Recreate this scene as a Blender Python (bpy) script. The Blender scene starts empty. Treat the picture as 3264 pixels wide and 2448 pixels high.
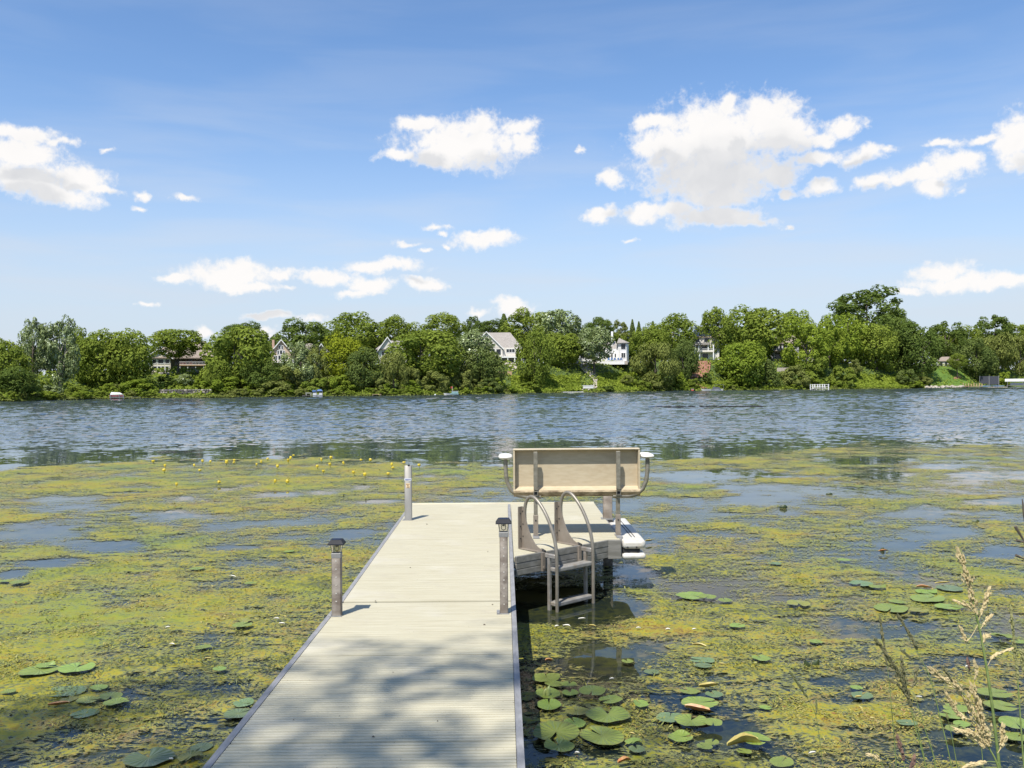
import bpy, math, random
import numpy as np
from mathutils import Vector, Matrix

random.seed(7)
rng = np.random.default_rng(7)
SC = bpy.context.scene
COL = SC.collection
R = math.radians

# ------------------------------------------------------------------ camera
F, ZC = 2840.0, 1.97
cam_d = bpy.data.cameras.new("camera")
cam = bpy.data.objects.new("camera", cam_d)
COL.objects.link(cam)
cam_d.sensor_width = 36.0
cam_d.lens = 36.0 * F / 3264.0
cam_d.clip_start = 0.05
cam_d.clip_end = 6000
cam.location = (0, 0, ZC)
cam.rotation_euler = (R(90.1), R(0.4), 0)
SC.camera = cam

# ------------------------------------------------------------------ sun + sky
SUN = Vector((-0.26, -0.52, 1.0)).normalized()
sun_el = math.asin(SUN.z)
sun_az = math.atan2(SUN.x, SUN.y)
sd = bpy.data.lights.new("sun", 'SUN')
sun = bpy.data.objects.new("sun", sd)
COL.objects.link(sun)
sd.energy = 3.7
sd.angle = R(0.55)
sd.color = (1.0, 0.955, 0.88)
sun.rotation_euler = SUN.to_track_quat('Z', 'Y').to_euler()
SC.view_settings.view_transform = 'Standard'
SC.view_settings.look = 'None'
SC.view_settings.exposure = 0.9
SC.view_settings.gamma = 1.0
SC.view_settings.use_curve_mapping = False

_cr = np.array(cam.rotation_euler.to_matrix())


def ray(x, y):
    """direction of a photograph pixel (3264 x 2448)"""
    return _cr @ np.array([(x - 1632) / F, -(y - 1224) / F, -1.0])


def at(x, y, z=0.0):
    v = ray(x, y)
    t = (z - ZC) / v[2]
    return Vector((v[0] * t, v[1] * t, z))


def at_y(x, y, Y):
    v = ray(x, y) / ray(x, y)[1]
    return Vector((v[0] * Y, Y, ZC + v[2] * Y))


class NT:
    """small node-tree helper"""
    def __init__(s, tree):
        s.t = tree
        s.n = tree.nodes
        s.l = tree.links

    def new(s, kind, **kw):
        nd = s.n.new(kind)
        for k, v in kw.items():
            setattr(nd, k, v)
        return nd

    def put(s, sock, v):
        if isinstance(v, bpy.types.NodeSocket):
            s.l.new(v, sock)
        elif v is not None:
            sock.default_value = v

    def math(s, op, a, b=None, c=None, clamp=False):
        nd = s.new('ShaderNodeMath', operation=op)
        nd.use_clamp = clamp
        s.put(nd.inputs[0], a)
        s.put(nd.inputs[1], b)
        s.put(nd.inputs[2], c)
        return nd.outputs[0]

    def vec(s, op, a, b=None, c=None):
        nd = s.new('ShaderNodeVectorMath', operation=op)
        s.put(nd.inputs[0], a)
        s.put(nd.inputs[1], b)
        s.put(nd.inputs[2], c)
        return nd.outputs['Value'] if op in ('LENGTH', 'DOT_PRODUCT', 'DISTANCE') else nd.outputs['Vector']

    def noise(s, vec, scale, detail=4, rough=0.55, dist=0.0, out='Fac'):
        nd = s.new('ShaderNodeTexNoise')
        s.put(nd.inputs['Vector'], vec)
        nd.inputs['Scale'].default_value = scale
        nd.inputs['Detail'].default_value = detail
        nd.inputs['Roughness'].default_value = rough
        nd.inputs['Distortion'].default_value = dist
        return nd.outputs[out]

    def ramp(s, fac, stops, interp='LINEAR'):
        nd = s.new('ShaderNodeValToRGB')
        cr = nd.color_ramp
        cr.interpolation = interp
        while len(cr.elements) < len(stops):
            cr.elements.new(0.5)
        for e, (p, c) in zip(cr.elements, stops):
            e.position = p
            e.color = (c, c, c, 1) if isinstance(c, (int, float)) else (*c, 1)
        s.put(nd.inputs[0], fac)
        return nd.outputs[0]

    def step(s, v, lo, hi, a=0.0, b=1.0):
        nd = s.new('ShaderNodeMapRange', interpolation_type='SMOOTHSTEP')
        s.put(nd.inputs['Value'], v)
        s.put(nd.inputs['From Min'], lo)
        s.put(nd.inputs['From Max'], hi)
        nd.inputs['To Min'].default_value = a
        nd.inputs['To Max'].default_value = b
        return nd.outputs[0]

    def mix(s, f, a, b, blend='MIX'):
        nd = s.new('ShaderNodeMix', data_type='RGBA', blend_type=blend)
        s.put(nd.inputs[0], f)
        for sock, v in ((nd.inputs[6], a), (nd.inputs[7], b)):
            s.put(sock, (*v, 1) if isinstance(v, tuple) and len(v) == 3 else v)
        return nd.outputs[2]


# cumulus clouds of the day, each a few overlapping rounded heaps: (x, y, rx, ry) in the photograph
HEAPS = [
    (60, 428, 110, 26), (190, 455, 62, 12), (70, 500, 120, 48), (90, 575, 140, 50), (226, 571, 115, 46), (316, 600, 66, 13),
    (190, 622, 105, 34), (452, 616, 26, 12), (440, 655, 30, 9), (585, 622, 55, 9), (340, 478, 28, 8),
    (1486, 466, 205, 62), (1283, 500, 74, 15), (1336, 394, 70, 25), (1527, 404, 92, 38), (1650, 410, 55, 28), (1672, 463, 46, 36),
    (1405, 505, 100, 34), (1855, 479, 17, 11), (1547, 762, 92, 25), (1507, 743, 52, 11), (1287, 776, 48, 9), (1385, 723, 54, 10),
    (1425, 780, 20, 8), (1411, 745, 18, 7), (1222, 841, 120, 22), (1360, 800, 30, 7),
    (728, 878, 155, 36), (755, 848, 70, 30), (570, 888, 62, 15), (782, 915, 112, 15), (885, 875, 48, 19), (1042, 877, 118, 23),
    (923, 915, 38, 9), (1180, 907, 74, 23), (1124, 930, 64, 13), (1362, 899, 74, 19), (847, 1010, 74, 13), (1000, 1016, 64, 12),
    (646, 1065, 38, 20), (842, 1075, 44, 26), (1634, 983, 62, 30), (1525, 991, 34, 12), (470, 970, 44, 8),
    (2285, 455, 240, 108), (2442, 376, 112, 70), (2320, 342, 42, 30), (2216, 381, 58, 42), (2089, 392, 66, 27), (2500, 424, 84, 66),
    (2116, 467, 92, 60), (2275, 566, 215, 70), (2300, 628, 125, 26), (2478, 557, 78, 36), (2505, 607, 38, 13),
    (2590, 440, 64, 26), (2694, 406, 64, 27), (2600, 503, 84, 20), (2755, 496, 66, 26), (2840, 476, 42, 10), (2623, 593, 62, 19),
    (1917, 684, 52, 22), (2053, 676, 56, 26), (2143, 670, 66, 24), (2252, 690, 132, 30), (2342, 690, 90, 28), (2401, 706, 62, 15),
    (2017, 770, 30, 8), (2514, 720, 20, 7), (1950, 566, 40, 26), (2050, 480, 40, 30),
    (3032, 524, 80, 40), (2922, 562, 125, 25), (2977, 598, 62, 34), (2795, 578, 62, 25), (3015, 456, 48, 13), (3129, 448, 50, 15),
    (3245, 450, 82, 70), (3255, 514, 60, 34), (2998, 861, 80, 28), (3030, 899, 155, 25), (3196, 903, 105, 20), (2880, 930, 55, 14),
]


def build_world():
    w = bpy.data.worlds.new("World")
    SC.world = w
    w.use_nodes = True
    w.node_tree.nodes.clear()
    g = NT(w.node_tree)
    out = g.new('ShaderNodeOutputWorld')
    bg = g.new('ShaderNodeBackground')
    bg.inputs['Strength'].default_value = 0.072
    g.l.new(bg.outputs[0], out.inputs[0])
    sky = g.new('ShaderNodeTexSky', sky_type='NISHITA')
    sky.sun_disc = False
    sky.sun_elevation = sun_el
    sky.sun_rotation = sun_az
    sky.altitude = 200
    sky.air_density = 1.0
    sky.dust_density = 0.3
    sky.ozone_density = 3.0
    tc = g.new('ShaderNodeTexCoord')
    sep = g.new('ShaderNodeSeparateXYZ')
    g.l.new(tc.outputs['Generated'], sep.inputs[0])
    az = g.math('ARCTAN2', sep.outputs[0], sep.outputs[1])
    el = g.math('ARCSINE', sep.outputs[2])
    cmb = g.new('ShaderNodeCombineXYZ')
    g.l.new(az, cmb.inputs[0])
    g.l.new(el, cmb.inputs[1])
    P = cmb.outputs[0]
    # ragged outline: warp the position by two sizes of noise
    wv = g.noise(P, 26, 5, 0.55, 0.2, 'Color')
    wv = g.vec('SUBTRACT', wv, (0.5, 0.5, 0.5))
    Pw = g.vec('MULTIPLY_ADD', wv, (0.042, 0.028, 0), P)
    heaps = []
    for (x, y, rx, ry) in HEAPS:
        v = ray(x, y)
        v = v / np.linalg.norm(v)
        a, e = math.atan2(v[0], v[1]), math.asin(v[2])
        thin = ry <= 12
        heaps.append((a, e, rx / F * (1.35 if thin else 1.12) * math.cos(a), ry / F * (1.9 if thin else 1.25) * math.cos(a), 0.34 if thin else 0.0))
    rr = random.Random(5)
    for k in range(16):                     # the same kind of clouds round the rest of the sky
        a = rr.uniform(0.75, 2 * math.pi - 0.75)
        e = rr.choice((rr.uniform(0.03, 0.1), rr.uniform(0.12, 0.3), rr.uniform(0.3, 0.8)))
        s = 0.03 + e * 0.16
        heaps.append((a if a < math.pi else a - 2 * math.pi, e, s * 2.2, s * 0.8, 0.0))
        heaps.append(((a if a < math.pi else a - 2 * math.pi) + s, e + s * 0.4, s * 1.2, s * 0.7, 0.0))

    def field(pos):
        cur = None
        for (a, e, rx, ry, soft) in heaps:
            q = g.vec('MULTIPLY_ADD', pos, (1 / rx, 1 / ry, 0), (-a / rx, -e / ry, 0))
            d = g.vec('LENGTH', q)
            if soft:
                d = g.math('ADD', d, soft)
            cur = d if cur is None else g.math('SMOOTH_MIN', cur, d, 0.25)
        return cur
    Fd = field(Pw)
    Fu = field(g.vec('ADD', Pw, (-0.010, 0.040, 0)))
    n1 = g.noise(P, 40, 7, 0.6)
    n2 = g.noise(P, 120, 5, 0.62, 0.3)
    # density
    dens = g.math('SUBTRACT', 1.16, Fd)
    dens = g.math('ADD', dens, g.math('MULTIPLY', g.math('SUBTRACT', n1, 0.5), 1.25))
    dens = g.math('ADD', dens, g.math('MULTIPLY', g.math('SUBTRACT', n2, 0.5), 1.0))
    alpha = g.step(dens, -0.02, 0.72)
    # light: greyer where more cloud stands above, with soft billows; thin edges stay bright
    b1 = g.noise(Pw, 17, 4, 0.5, 0.3)
    b2 = g.noise(g.vec('ADD', Pw, (-0.006, 0.012, 0)), 17, 4, 0.5, 0.3)
    over = g.step(g.math('SUBTRACT', 1.1, Fu), -0.05, 0.55)
    core = g.step(dens, 0.1, 0.6)
    shade = g.math('MULTIPLY', over, core)
    relief = g.math('MULTIPLY', g.math('SUBTRACT', b1, b2), 0.7)
    lit = g.math('ADD', g.math('MULTIPLY_ADD', shade, -0.62, 1.0), relief, clamp=True)
    ccol = g.ramp(lit, [(0.0, (4.5, 4.6, 4.9)), (0.35, (5.7, 5.75, 5.9)), (0.62, (6.7, 6.65, 6.65)), (1.0, (7.4, 7.25, 7.15))])
    # clear air over the horizon pales with height, and thin streaks of high cloud
    low = g.step(el, 0.0, 0.40, 1.0, 0.0)
    blue = g.vec('MULTIPLY', sky.outputs[0], (1.05, 1.20, 1.34))
    air = g.mix(g.math('MULTIPLY', g.math('POWER', low, 1.7), 0.95), blue, (4.75, 5.3, 6.05))
    st = g.new('ShaderNodeMapping')
    st.inputs['Scale'].default_value = (2.2, 15, 1)
    st.inputs['Rotation'].default_value = (0, 0, R(-6))
    g.l.new(P, st.inputs[0])
    ci = g.noise(st.outputs[0], 1.6, 5, 0.5, 0.4)
    veil = g.math('MULTIPLY', g.step(ci, 0.38, 0.72), g.math('MULTIPLY_ADD', low, 0.42, 0.10))
    base = g.mix(veil, air, (5.2, 5.55, 6.1))
    fin = g.mix(alpha, base, ccol)
    g.l.new(fin, bg.inputs['Color'])
    w.cycles.sampling_method = 'MANUAL'
    w.cycles.sample_map_resolution = 512


build_world()


# ------------------------------------------------------------------ object helpers
class MB:
    """collects shapes; build() links them as ONE mesh object"""
    def __init__(s):
        s.v, s.f, s.m = [], [], []

    def add(s, vs, fs, mi=0):
        o = len(s.v)
        s.v.extend(tuple(p) for p in vs)
        for f in fs:
            s.f.append(tuple(i + o for i in f))
            s.m.append(mi)
        return s

    def box(s, x0, x1, y0, y1, z0, z1, mi=0, mat=None, bev=0.0):
        if bev > 0:
            b = min(bev, (x1 - x0) / 2.2, (y1 - y0) / 2.2, (z1 - z0) / 2.2)
            prof = [(x0 + b, y0), (x1 - b, y0), (x1, y0 + b), (x1, y1 - b), (x1 - b, y1), (x0 + b, y1), (x0, y1 - b), (x0, y0 + b)]
            cx, cy = (x0 + x1) / 2, (y0 + y1) / 2

            def ring(z, ins):
                return [(p[0] + (ins if p[0] < cx else -ins), p[1] + (ins if p[1] < cy else -ins), z) for p in prof]
            vs = ring(z0, b * .6) + ring(z0 + b, 0) + ring(z1 - b, 0) + ring(z1, b * .6)
            fs = [tuple(range(7, -1, -1)), tuple(range(24, 32))]
            for k in range(3):
                for i in range(8):
                    j = (i + 1) % 8
                    fs.append((k * 8 + i, k * 8 + j, k * 8 + 8 + j, k * 8 + 8 + i))
        else:
            vs = [(x0, y0, z0), (x1, y0, z0), (x1, y1, z0), (x0, y1, z0), (x0, y0, z1), (x1, y0, z1), (x1, y1, z1), (x0, y1, z1)]
            fs = [(3, 2, 1, 0), (4, 5, 6, 7), (0, 1, 5, 4), (1, 2, 6, 5), (2, 3, 7, 6), (3, 0, 4, 7)]
        if mat is not None:
            vs = [tuple(mat @ Vector(p)) for p in vs]
        return s.add(vs, fs, mi)

    def tube(s, pts, r, n=8, mi=0, caps=True, flat=1.0):
        pts = [Vector(p) for p in pts]
        rs = r if isinstance(r, (list, tuple)) else [r] * len(pts)
        o = len(s.v)
        up0 = None
        for i, p in enumerate(pts):
            d = (pts[min(i + 1, len(pts) - 1)] - pts[max(i - 1, 0)]).normalized()
            if up0 is None:
                up0 = Vector((0, 0, 1)) if abs(d.z) < 0.9 else Vector((1, 0, 0))
            a = d.cross(up0).normalized()
            b = a.cross(d).normalized()
            up0 = b
            for k in range(n):
                t = 2 * math.pi * k / n
                s.v.append(tuple(p + a * math.cos(t) * rs[i] + b * math.sin(t) * rs[i] * flat))
        for i in range(len(pts) - 1):
            for k in range(n):
                j = (k + 1) % n
                s.f.append((o + i * n + k, o + i * n + j, o + i * n + n + j, o + i * n + n + k))
                s.m.append(mi)
        if caps:
            s.f.append(tuple(o + k for k in range(n - 1, -1, -1)))
            s.m.append(mi)
            e = o + (len(pts) - 1) * n
            s.f.append(tuple(e + k for k in range(n)))
            s.m.append(mi)
        return s

    def prism(s, poly, a0, a1, axis='y', mi=0):
        """polygon extruded along an axis; poly in the two other axes"""
        def P(p, a):
            return {'y': (p[0], a, p[1]), 'x': (a, p[0], p[1]), 'z': (p[0], p[1], a)}[axis]
        n = len(poly)
        vs = [P(p, a0) for p in poly] + [P(p, a1) for p in poly]
        fs = [tuple(range(n)), tuple(range(2 * n - 1, n - 1, -1))]
        fs += [(i, i + n, (i + 1) % n + n, (i + 1) % n) for i in range(n)]
        return s.add(vs, fs, mi)

    def each(s, name, mats, parent=None, smooth=False):
        """one object per added shape"""
        out, used = [], {}
        for (v0, v1, f0, f1) in s.spans():
            q = MB()
            q.add(s.v[v0:v1], [tuple(i - v0 for i in f) for f in s.f[f0:f1]])
            out.append(q.build(name, mats, parent, smooth))
        return out

    def spans(s):
        root = list(range(len(s.v)))

        def find(a):
            while root[a] != a:
                root[a] = root[root[a]]
                a = root[a]
            return a
        for f in s.f:
            for i in f[1:]:
                root[find(i)] = find(f[0])
        out, fi, vi = [], 0, 0
        while fi < len(s.f):
            r0, f0, v0 = find(s.f[fi][0]), fi, vi
            while fi < len(s.f) and find(s.f[fi][0]) == r0:
                fi += 1
            while vi < len(s.v) and find(vi) == r0:
                vi += 1
            out.append((v0, vi, f0, fi))
        return out

    def build(s, name, mats, parent=None, smooth=False, loc=None):
        me = bpy.data.meshes.new(name)
        me.from_pydata(s.v, [], s.f)
        for m in (mats if isinstance(mats, (list, tuple)) else [mats]):
            me.materials.append(m)
        if any(s.m):
            me.polygons.foreach_set('material_index', s.m)
        if smooth:
            me.polygons.foreach_set('use_smooth', [True] * len(me.polygons))
            if smooth != 'all':
                try:
                    me.set_sharp_from_angle(angle=R(38))
                except Exception:
                    pass
        me.update()
        o = bpy.data.objects.new(name, me)
        COL.objects.link(o)
        if parent:
            o.parent = parent
        if loc is not None:
            o.location = loc
        return o


def tag(o, label=None, cat=None, group=None, kind=None):
    for k, v in (('label', label), ('category', cat), ('group', group), ('kind', kind)):
        if v:
            o[k] = v
    return o


def thing(name, label, cat, loc=(0, 0, 0), rz=0.0, group=None):
    o = bpy.data.objects.new(name, None)
    COL.objects.link(o)
    o.location = loc
    o.rotation_euler = (0, 0, rz)
    o.empty_display_size = 0.2
    return tag(o, label, cat, group)


def copy_tree(o, parent=None):
    c = o.copy()
    COL.objects.link(c)
    c.parent = parent
    for ch in list(o.children):
        copy_tree(ch, c)
    return c


# ------------------------------------------------------------------ materials
def material(name):
    m = bpy.data.materials.new(name)
    m.use_nodes = True
    m.node_tree.nodes.clear()
    g = NT(m.node_tree)
    g.out = g.new('ShaderNodeOutputMaterial')
    return m, g


def principled(g, **kw):
    p = g.new('ShaderNodeBsdfPrincipled')
    for k, v in kw.items():
        if isinstance(v, tuple) and len(v) == 3 and k == 'Base Color':
            v = (*v, 1)
        g.put(p.inputs[k], v)
    g.l.new(p.outputs[0], g.out.inputs['Surface'])
    return p


def mottled(name, c1, c2, scale=8, rough=0.6, metal=0.0, stretch=(1, 1, 1), bump=0.0, specks=None, spec=0.5, detail=5, coord='Object', stain=None):
    """two tones mottled by noise, optional dark specks, stains and fine bump"""
    m, g = material(name)
    tc = g.new('ShaderNodeTexCoord')
    mp = g.new('ShaderNodeMapping')
    mp.inputs['Scale'].default_value = stretch
    g.l.new(tc.outputs[coord], mp.inputs[0])
    n = g.noise(mp.outputs[0], scale, detail, 0.6)
    col = g.mix(g.step(n, 0.3, 0.7), c1, c2)
    if stain:
        sc, sf, k = stain
        sn = g.noise(tc.outputs[coord], sf, 4, 0.6)
        col = g.mix(g.math('MULTIPLY', g.step(sn, 0.52, 0.72), k), col, sc)
    if specks:
        sn = g.noise(tc.outputs[coord], specks[1], 2, 0.5)
        col = g.mix(g.step(sn, specks[2], specks[2] + 0.05), col, specks[0])
    p = principled(g, **{'Base Color': col, 'Roughness': rough, 'Metallic': metal, 'Specular IOR Level': spec})
    if bump:
        b = g.new('ShaderNodeBump')
        b.inputs['Strength'].default_value = bump
        b.inputs['Distance'].default_value = 0.01
        g.l.new(n, b.inputs['Height'])
        g.l.new(b.outputs[0], p.inputs['Normal'])
    return m


def deck_material():
    m, g = material('cream_decking')
    tc = g.new('ShaderNodeTexCoord')
    oi = g.new('ShaderNodeObjectInfo')
    mp = g.new('ShaderNodeMapping')
    mp.inputs['Scale'].default_value = (1.1, 26, 1)
    cv = g.new('ShaderNodeCombineXYZ')
    g.l.new(g.math('MULTIPLY', oi.outputs['Random'], 40), cv.inputs[0])
    g.l.new(g.vec('ADD', tc.outputs['Object'], cv.outputs[0]), mp.inputs[0])
    grain = g.noise(mp.outputs[0], 2.2, 6, 0.62)
    col = g.mix(g.step(grain, 0.3, 0.72), (0.41, 0.37, 0.255), (0.50, 0.465, 0.34))
    dirt = g.noise(tc.outputs['Object'], 3.2, 5, 0.65)
    col = g.mix(g.math('MULTIPLY', g.step(dirt, 0.5, 0.8), 0.45), col, (0.34, 0.30, 0.24))
    pale = g.noise(tc.outputs['Object'], 1.3, 4, 0.6, 0.4)
    col = g.mix(g.math('MULTIPLY', g.step(pale, 0.5, 0.72), 0.5), col, (0.55, 0.52, 0.44))
    sp = g.noise(tc.outputs['Object'], 65, 2, 0.5)
    col = g.mix(g.step(sp, 0.735, 0.765), col, (0.10, 0.08, 0.06))
    principled(g, **{'Base Color': col, 'Roughness': 0.62, 'Specular IOR Level': 0.35})
    return m


M = {}
M['deck'] = deck_material()
M['alu'] = mottled('weathered_aluminium', (0.189, 0.189, 0.189), (0.280, 0.280, 0.273), 14, 0.6, 0.15, (1, 1, 1), 0.15, stain=((0.17, 0.15, 0.13), 9, 0.5))
M['rail'] = mottled('rail_aluminium', (0.21, 0.205, 0.20), (0.29, 0.285, 0.28), 10, 0.6, 0.1, (4, 1, 1), 0.1)
M['post'] = mottled('weathered_post', (0.11, 0.085, 0.062), (0.235, 0.205, 0.17), 5, 0.55, 0.1, (1, 1, 2.2), 0.15, stain=((0.075, 0.055, 0.04), 14, 0.7))
M['post_pale'] = mottled('pale_aluminium_post', (0.223, 0.211, 0.186), (0.285, 0.273, 0.248), 6, 0.45, 0.3, (1, 1, 0.5), 0.08)
M['bench'] = mottled('tan_bench_plastic', (0.420, 0.344, 0.227), (0.479, 0.403, 0.277), 9, 0.55, 0, (1, 1, 4), 0.1, stain=((0.36, 0.26, 0.15), 4, 0.45))
M['bench_stain'] = mottled('stained_bench_plastic', (0.42, 0.33, 0.2), (0.12, 0.08, 0.035), 11, 0.65, 0, (1, 1, 2), 0.1)
M['white'] = mottled('white_vinyl', (0.518, 0.488, 0.421), (0.592, 0.577, 0.532), 16, 0.5, 0, (1, 1, 1), 0.05, stain=((0.42, 0.30, 0.16), 12, 0.5))
M['armrest'] = mottled('white_plastic', (0.636, 0.611, 0.542), (0.705, 0.688, 0.636), 16, 0.45)
M['bench_tube'] = mottled('bench_frame_metal', (0.165, 0.150, 0.112), (0.285, 0.262, 0.210), 12, 0.45, 0.4, (1, 1, 2), 0.1)
M['bracket'] = mottled('tan_bracket_metal', (0.211, 0.177, 0.140), (0.267, 0.229, 0.186), 8, 0.5, 0.2, (1, 1, 1), 0.06)
M['hoop'] = mottled('handrail_metal', (0.204, 0.180, 0.144), (0.276, 0.252, 0.210), 9, 0.45, 0.35)
M['fascia'] = mottled('grey_fascia_board', (0.151, 0.144, 0.122), (0.238, 0.227, 0.202), 3.5, 0.6, 0.1, (1, 6, 6), 0.15)
M['tread'] = mottled('ladder_metal', (0.210, 0.196, 0.175), (0.308, 0.294, 0.266), 12, 0.55, 0.2, (1, 1, 1), 0.2, stain=((0.2, 0.15, 0.1), 8, 0.6))
M['dark'] = mottled('dark_gap', (0.015, 0.015, 0.015), (0.03, 0.03, 0.03), 8, 0.8)
M['black'] = mottled('black_plastic', (0.012, 0.013, 0.018), (0.022, 0.024, 0.03), 8, 0.55, spec=0.15)
M['sticker_blue'] = mottled('blue_print', (0.04, 0.05, 0.22), (0.10, 0.12, 0.35), 60, 0.5)
M['sticker_white'] = mottled('white_label', (0.70, 0.72, 0.76), (0.78, 0.79, 0.8), 20, 0.5)
M['sticker_tan'] = mottled('tan_label', (0.60, 0.42, 0.22), (0.72, 0.58, 0.38), 40, 0.5)
M['sticker_brown'] = mottled('brown_print', (0.22, 0.12, 0.06), (0.34, 0.2, 0.1), 60, 0.5)


def lamp_glass():
    m, g = material('clear_lamp_glass')
    gl = g.new('ShaderNodeBsdfGlossy')
    gl.inputs['Roughness'].default_value = 0.08
    gl.inputs['Color'].default_value = (0.95, 0.93, 0.88, 1)
    tr = g.new('ShaderNodeBsdfTransparent')
    tr.inputs['Color'].default_value = (0.93, 0.91, 0.86, 1)
    df = g.new('ShaderNodeBsdfTranslucent')
    df.inputs['Color'].default_value = (0.8, 0.77, 0.7, 1)
    fr = g.new('ShaderNodeFresnel')
    fr.inputs['IOR'].default_value = 1.5
    a = g.new('ShaderNodeMixShader')
    a.inputs[0].default_value = 0.14
    g.l.new(tr.outputs[0], a.inputs[1])
    g.l.new(df.outputs[0], a.inputs[2])
    b = g.new('ShaderNodeMixShader')
    g.l.new(g.math('ADD', fr.outputs[0], 0.05), b.inputs[0])
    g.l.new(a.outputs[0], b.inputs[1])
    g.l.new(gl.outputs[0], b.inputs[2])
    g.l.new(b.outputs[0], g.out.inputs['Surface'])
    return m


M['lamp_glass'] = lamp_glass()


def leaf_material(name, c_dark, c_light, trans=0.42, gloss=0.0):
    m, g = material(name)
    at_ = g.new('ShaderNodeAttribute', attribute_name='tint')
    oi = g.new('ShaderNodeObjectInfo')
    f = g.math('ADD', g.math('MULTIPLY', at_.outputs['Fac'], 0.8), g.math('MULTIPLY', oi.outputs['Random'], 0.2))
    col = g.mix(f, c_dark, c_light)
    d = g.new('ShaderNodeBsdfDiffuse')
    t = g.new('ShaderNodeBsdfTranslucent')
    g.l.new(col, d.inputs[0])
    tcol = g.mix(0.5, col, (0.16, 0.2, 0.02))
    g.l.new(tcol, t.inputs[0])
    mx = g.new('ShaderNodeMixShader')
    mx.inputs[0].default_value = trans
    g.l.new(d.outputs[0], mx.inputs[1])
    g.l.new(t.outputs[0], mx.inputs[2])
    last = mx.outputs[0]
    if gloss:
        gl = g.new('ShaderNodeBsdfGlossy')
        gl.inputs['Roughness'].default_value = 0.38
        gl.inputs['Color'].default_value = (0.9, 0.95, 0.9, 1)
        m2 = g.new('ShaderNodeMixShader')
        m2.inputs[0].default_value = gloss
        g.l.new(last, m2.inputs[1])
        g.l.new(gl.outputs[0], m2.inputs[2])
        last = m2.outputs[0]
    g.l.new(last, g.out.inputs['Surface'])
    return m


LEAF = {
    'green': leaf_material('green_leaves', (0.125, 0.179, 0.031), (0.290, 0.350, 0.058)),
    'dark': leaf_material('dark_green_leaves', (0.082, 0.127, 0.030), (0.182, 0.241, 0.055)),
    'bright': leaf_material('bright_green_leaves', (0.157, 0.231, 0.030), (0.326, 0.400, 0.055)),
    'yellow': leaf_material('yellow_green_leaves', (0.166, 0.206, 0.021), (0.331, 0.373, 0.033)),
    'silver': leaf_material('silvery_leaves', (0.114, 0.156, 0.050), (0.297, 0.354, 0.134), 0.2, 0.04),
    'willow': leaf_material('willow_leaves', (0.160, 0.189, 0.052), (0.310, 0.341, 0.094)),
    'blue': leaf_material('bluish_green_leaves', (0.089, 0.136, 0.037), (0.210, 0.255, 0.074)),
    'meadow': leaf_material('meadow_green', (0.161, 0.231, 0.028), (0.324, 0.392, 0.058)),
}
M['bark'] = mottled('grey_brown_bark', (0.07, 0.055, 0.04), (0.14, 0.115, 0.09), 6, 0.9, 0, (3, 3, 0.6))
M['pale_bark'] = mottled('pale_bark', (0.25, 0.23, 0.19), (0.36, 0.33, 0.28), 6, 0.9, 0, (3, 3, 0.6))
M['dead_wood'] = mottled('dead_wood', (0.17, 0.14, 0.12), (0.25, 0.21, 0.18), 6, 0.9)

# ------------------------------------------------------------------ noise for shaping geometry
def vnoise(x, y, seed=0):
    xi, yi = np.floor(x).astype(np.int64), np.floor(y).astype(np.int64)
    fx, fy = x - xi, y - yi
    fx, fy = fx * fx * (3 - 2 * fx), fy * fy * (3 - 2 * fy)

    def h(a, b):
        n = (a * 374761393 + b * 668265263 + seed * 1442695041) & 0xffffffff
        n = ((n ^ (n >> 13)) * 1274126177) & 0xffffffff
        return ((n ^ (n >> 16)) & 0xffff) / 65535.0
    return (h(xi, yi) * (1 - fx) + h(xi + 1, yi) * fx) * (1 - fy) + (h(xi, yi + 1) * (1 - fx) + h(xi + 1, yi + 1) * fx) * fy


def fbm(x, y, octaves=4, seed=0, gain=0.5):
    x, y = np.asarray(x, float), np.asarray(y, float)
    t, a, n = 0, 1.0, 0.0
    for k in range(octaves):
        t = t + a * vnoise(x + 17.3 * k, y - 9.1 * k, seed + k)
        n += a
        a *= gain
        x, y = x * 2.03 + 0.37 * y * 0, y * 2.03
    return t / n


def sstep(v, a, b):
    t = np.clip((v - a) / (b - a), 0, 1)
    return t * t * (3 - 2 * t)


def mesh_from(name, v, f4, mat, attrs=None, smooth=False, tri=False):
    """numpy mesh: vertices (n,3), faces (m,4) or (m,3); attrs {name: per-vertex or per-face floats}"""
    me = bpy.data.meshes.new(name)
    k = 3 if tri else 4
    nf = len(f4)
    me.vertices.add(len(v))
    me.vertices.foreach_set('co', np.asarray(v, np.float32).ravel())
    me.loops.add(nf * k)
    me.loops.foreach_set('vertex_index', np.asarray(f4, np.int32).ravel())
    me.polygons.add(nf)
    me.polygons.foreach_set('loop_start', np.arange(0, nf * k, k, dtype=np.int32))
    me.polygons.foreach_set('loop_total', np.full(nf, k, np.int32))
    if smooth:
        me.polygons.foreach_set('use_smooth', np.ones(nf, bool))
    for an, (dom, vals) in (attrs or {}).items():
        a = me.attributes.new(an, 'FLOAT', dom)
        a.data.foreach_set('value', np.asarray(vals, np.float32))
    for m in (mat if isinstance(mat, (list, tuple)) else [mat]):
        me.materials.append(m)
    me.update(calc_edges=True)
    me.validate()
    return me


def mesh_obj(name, me, parent=None):
    o = bpy.data.objects.new(name, me)
    COL.objects.link(o)
    if parent:
        o.parent = parent
    return o


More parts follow.
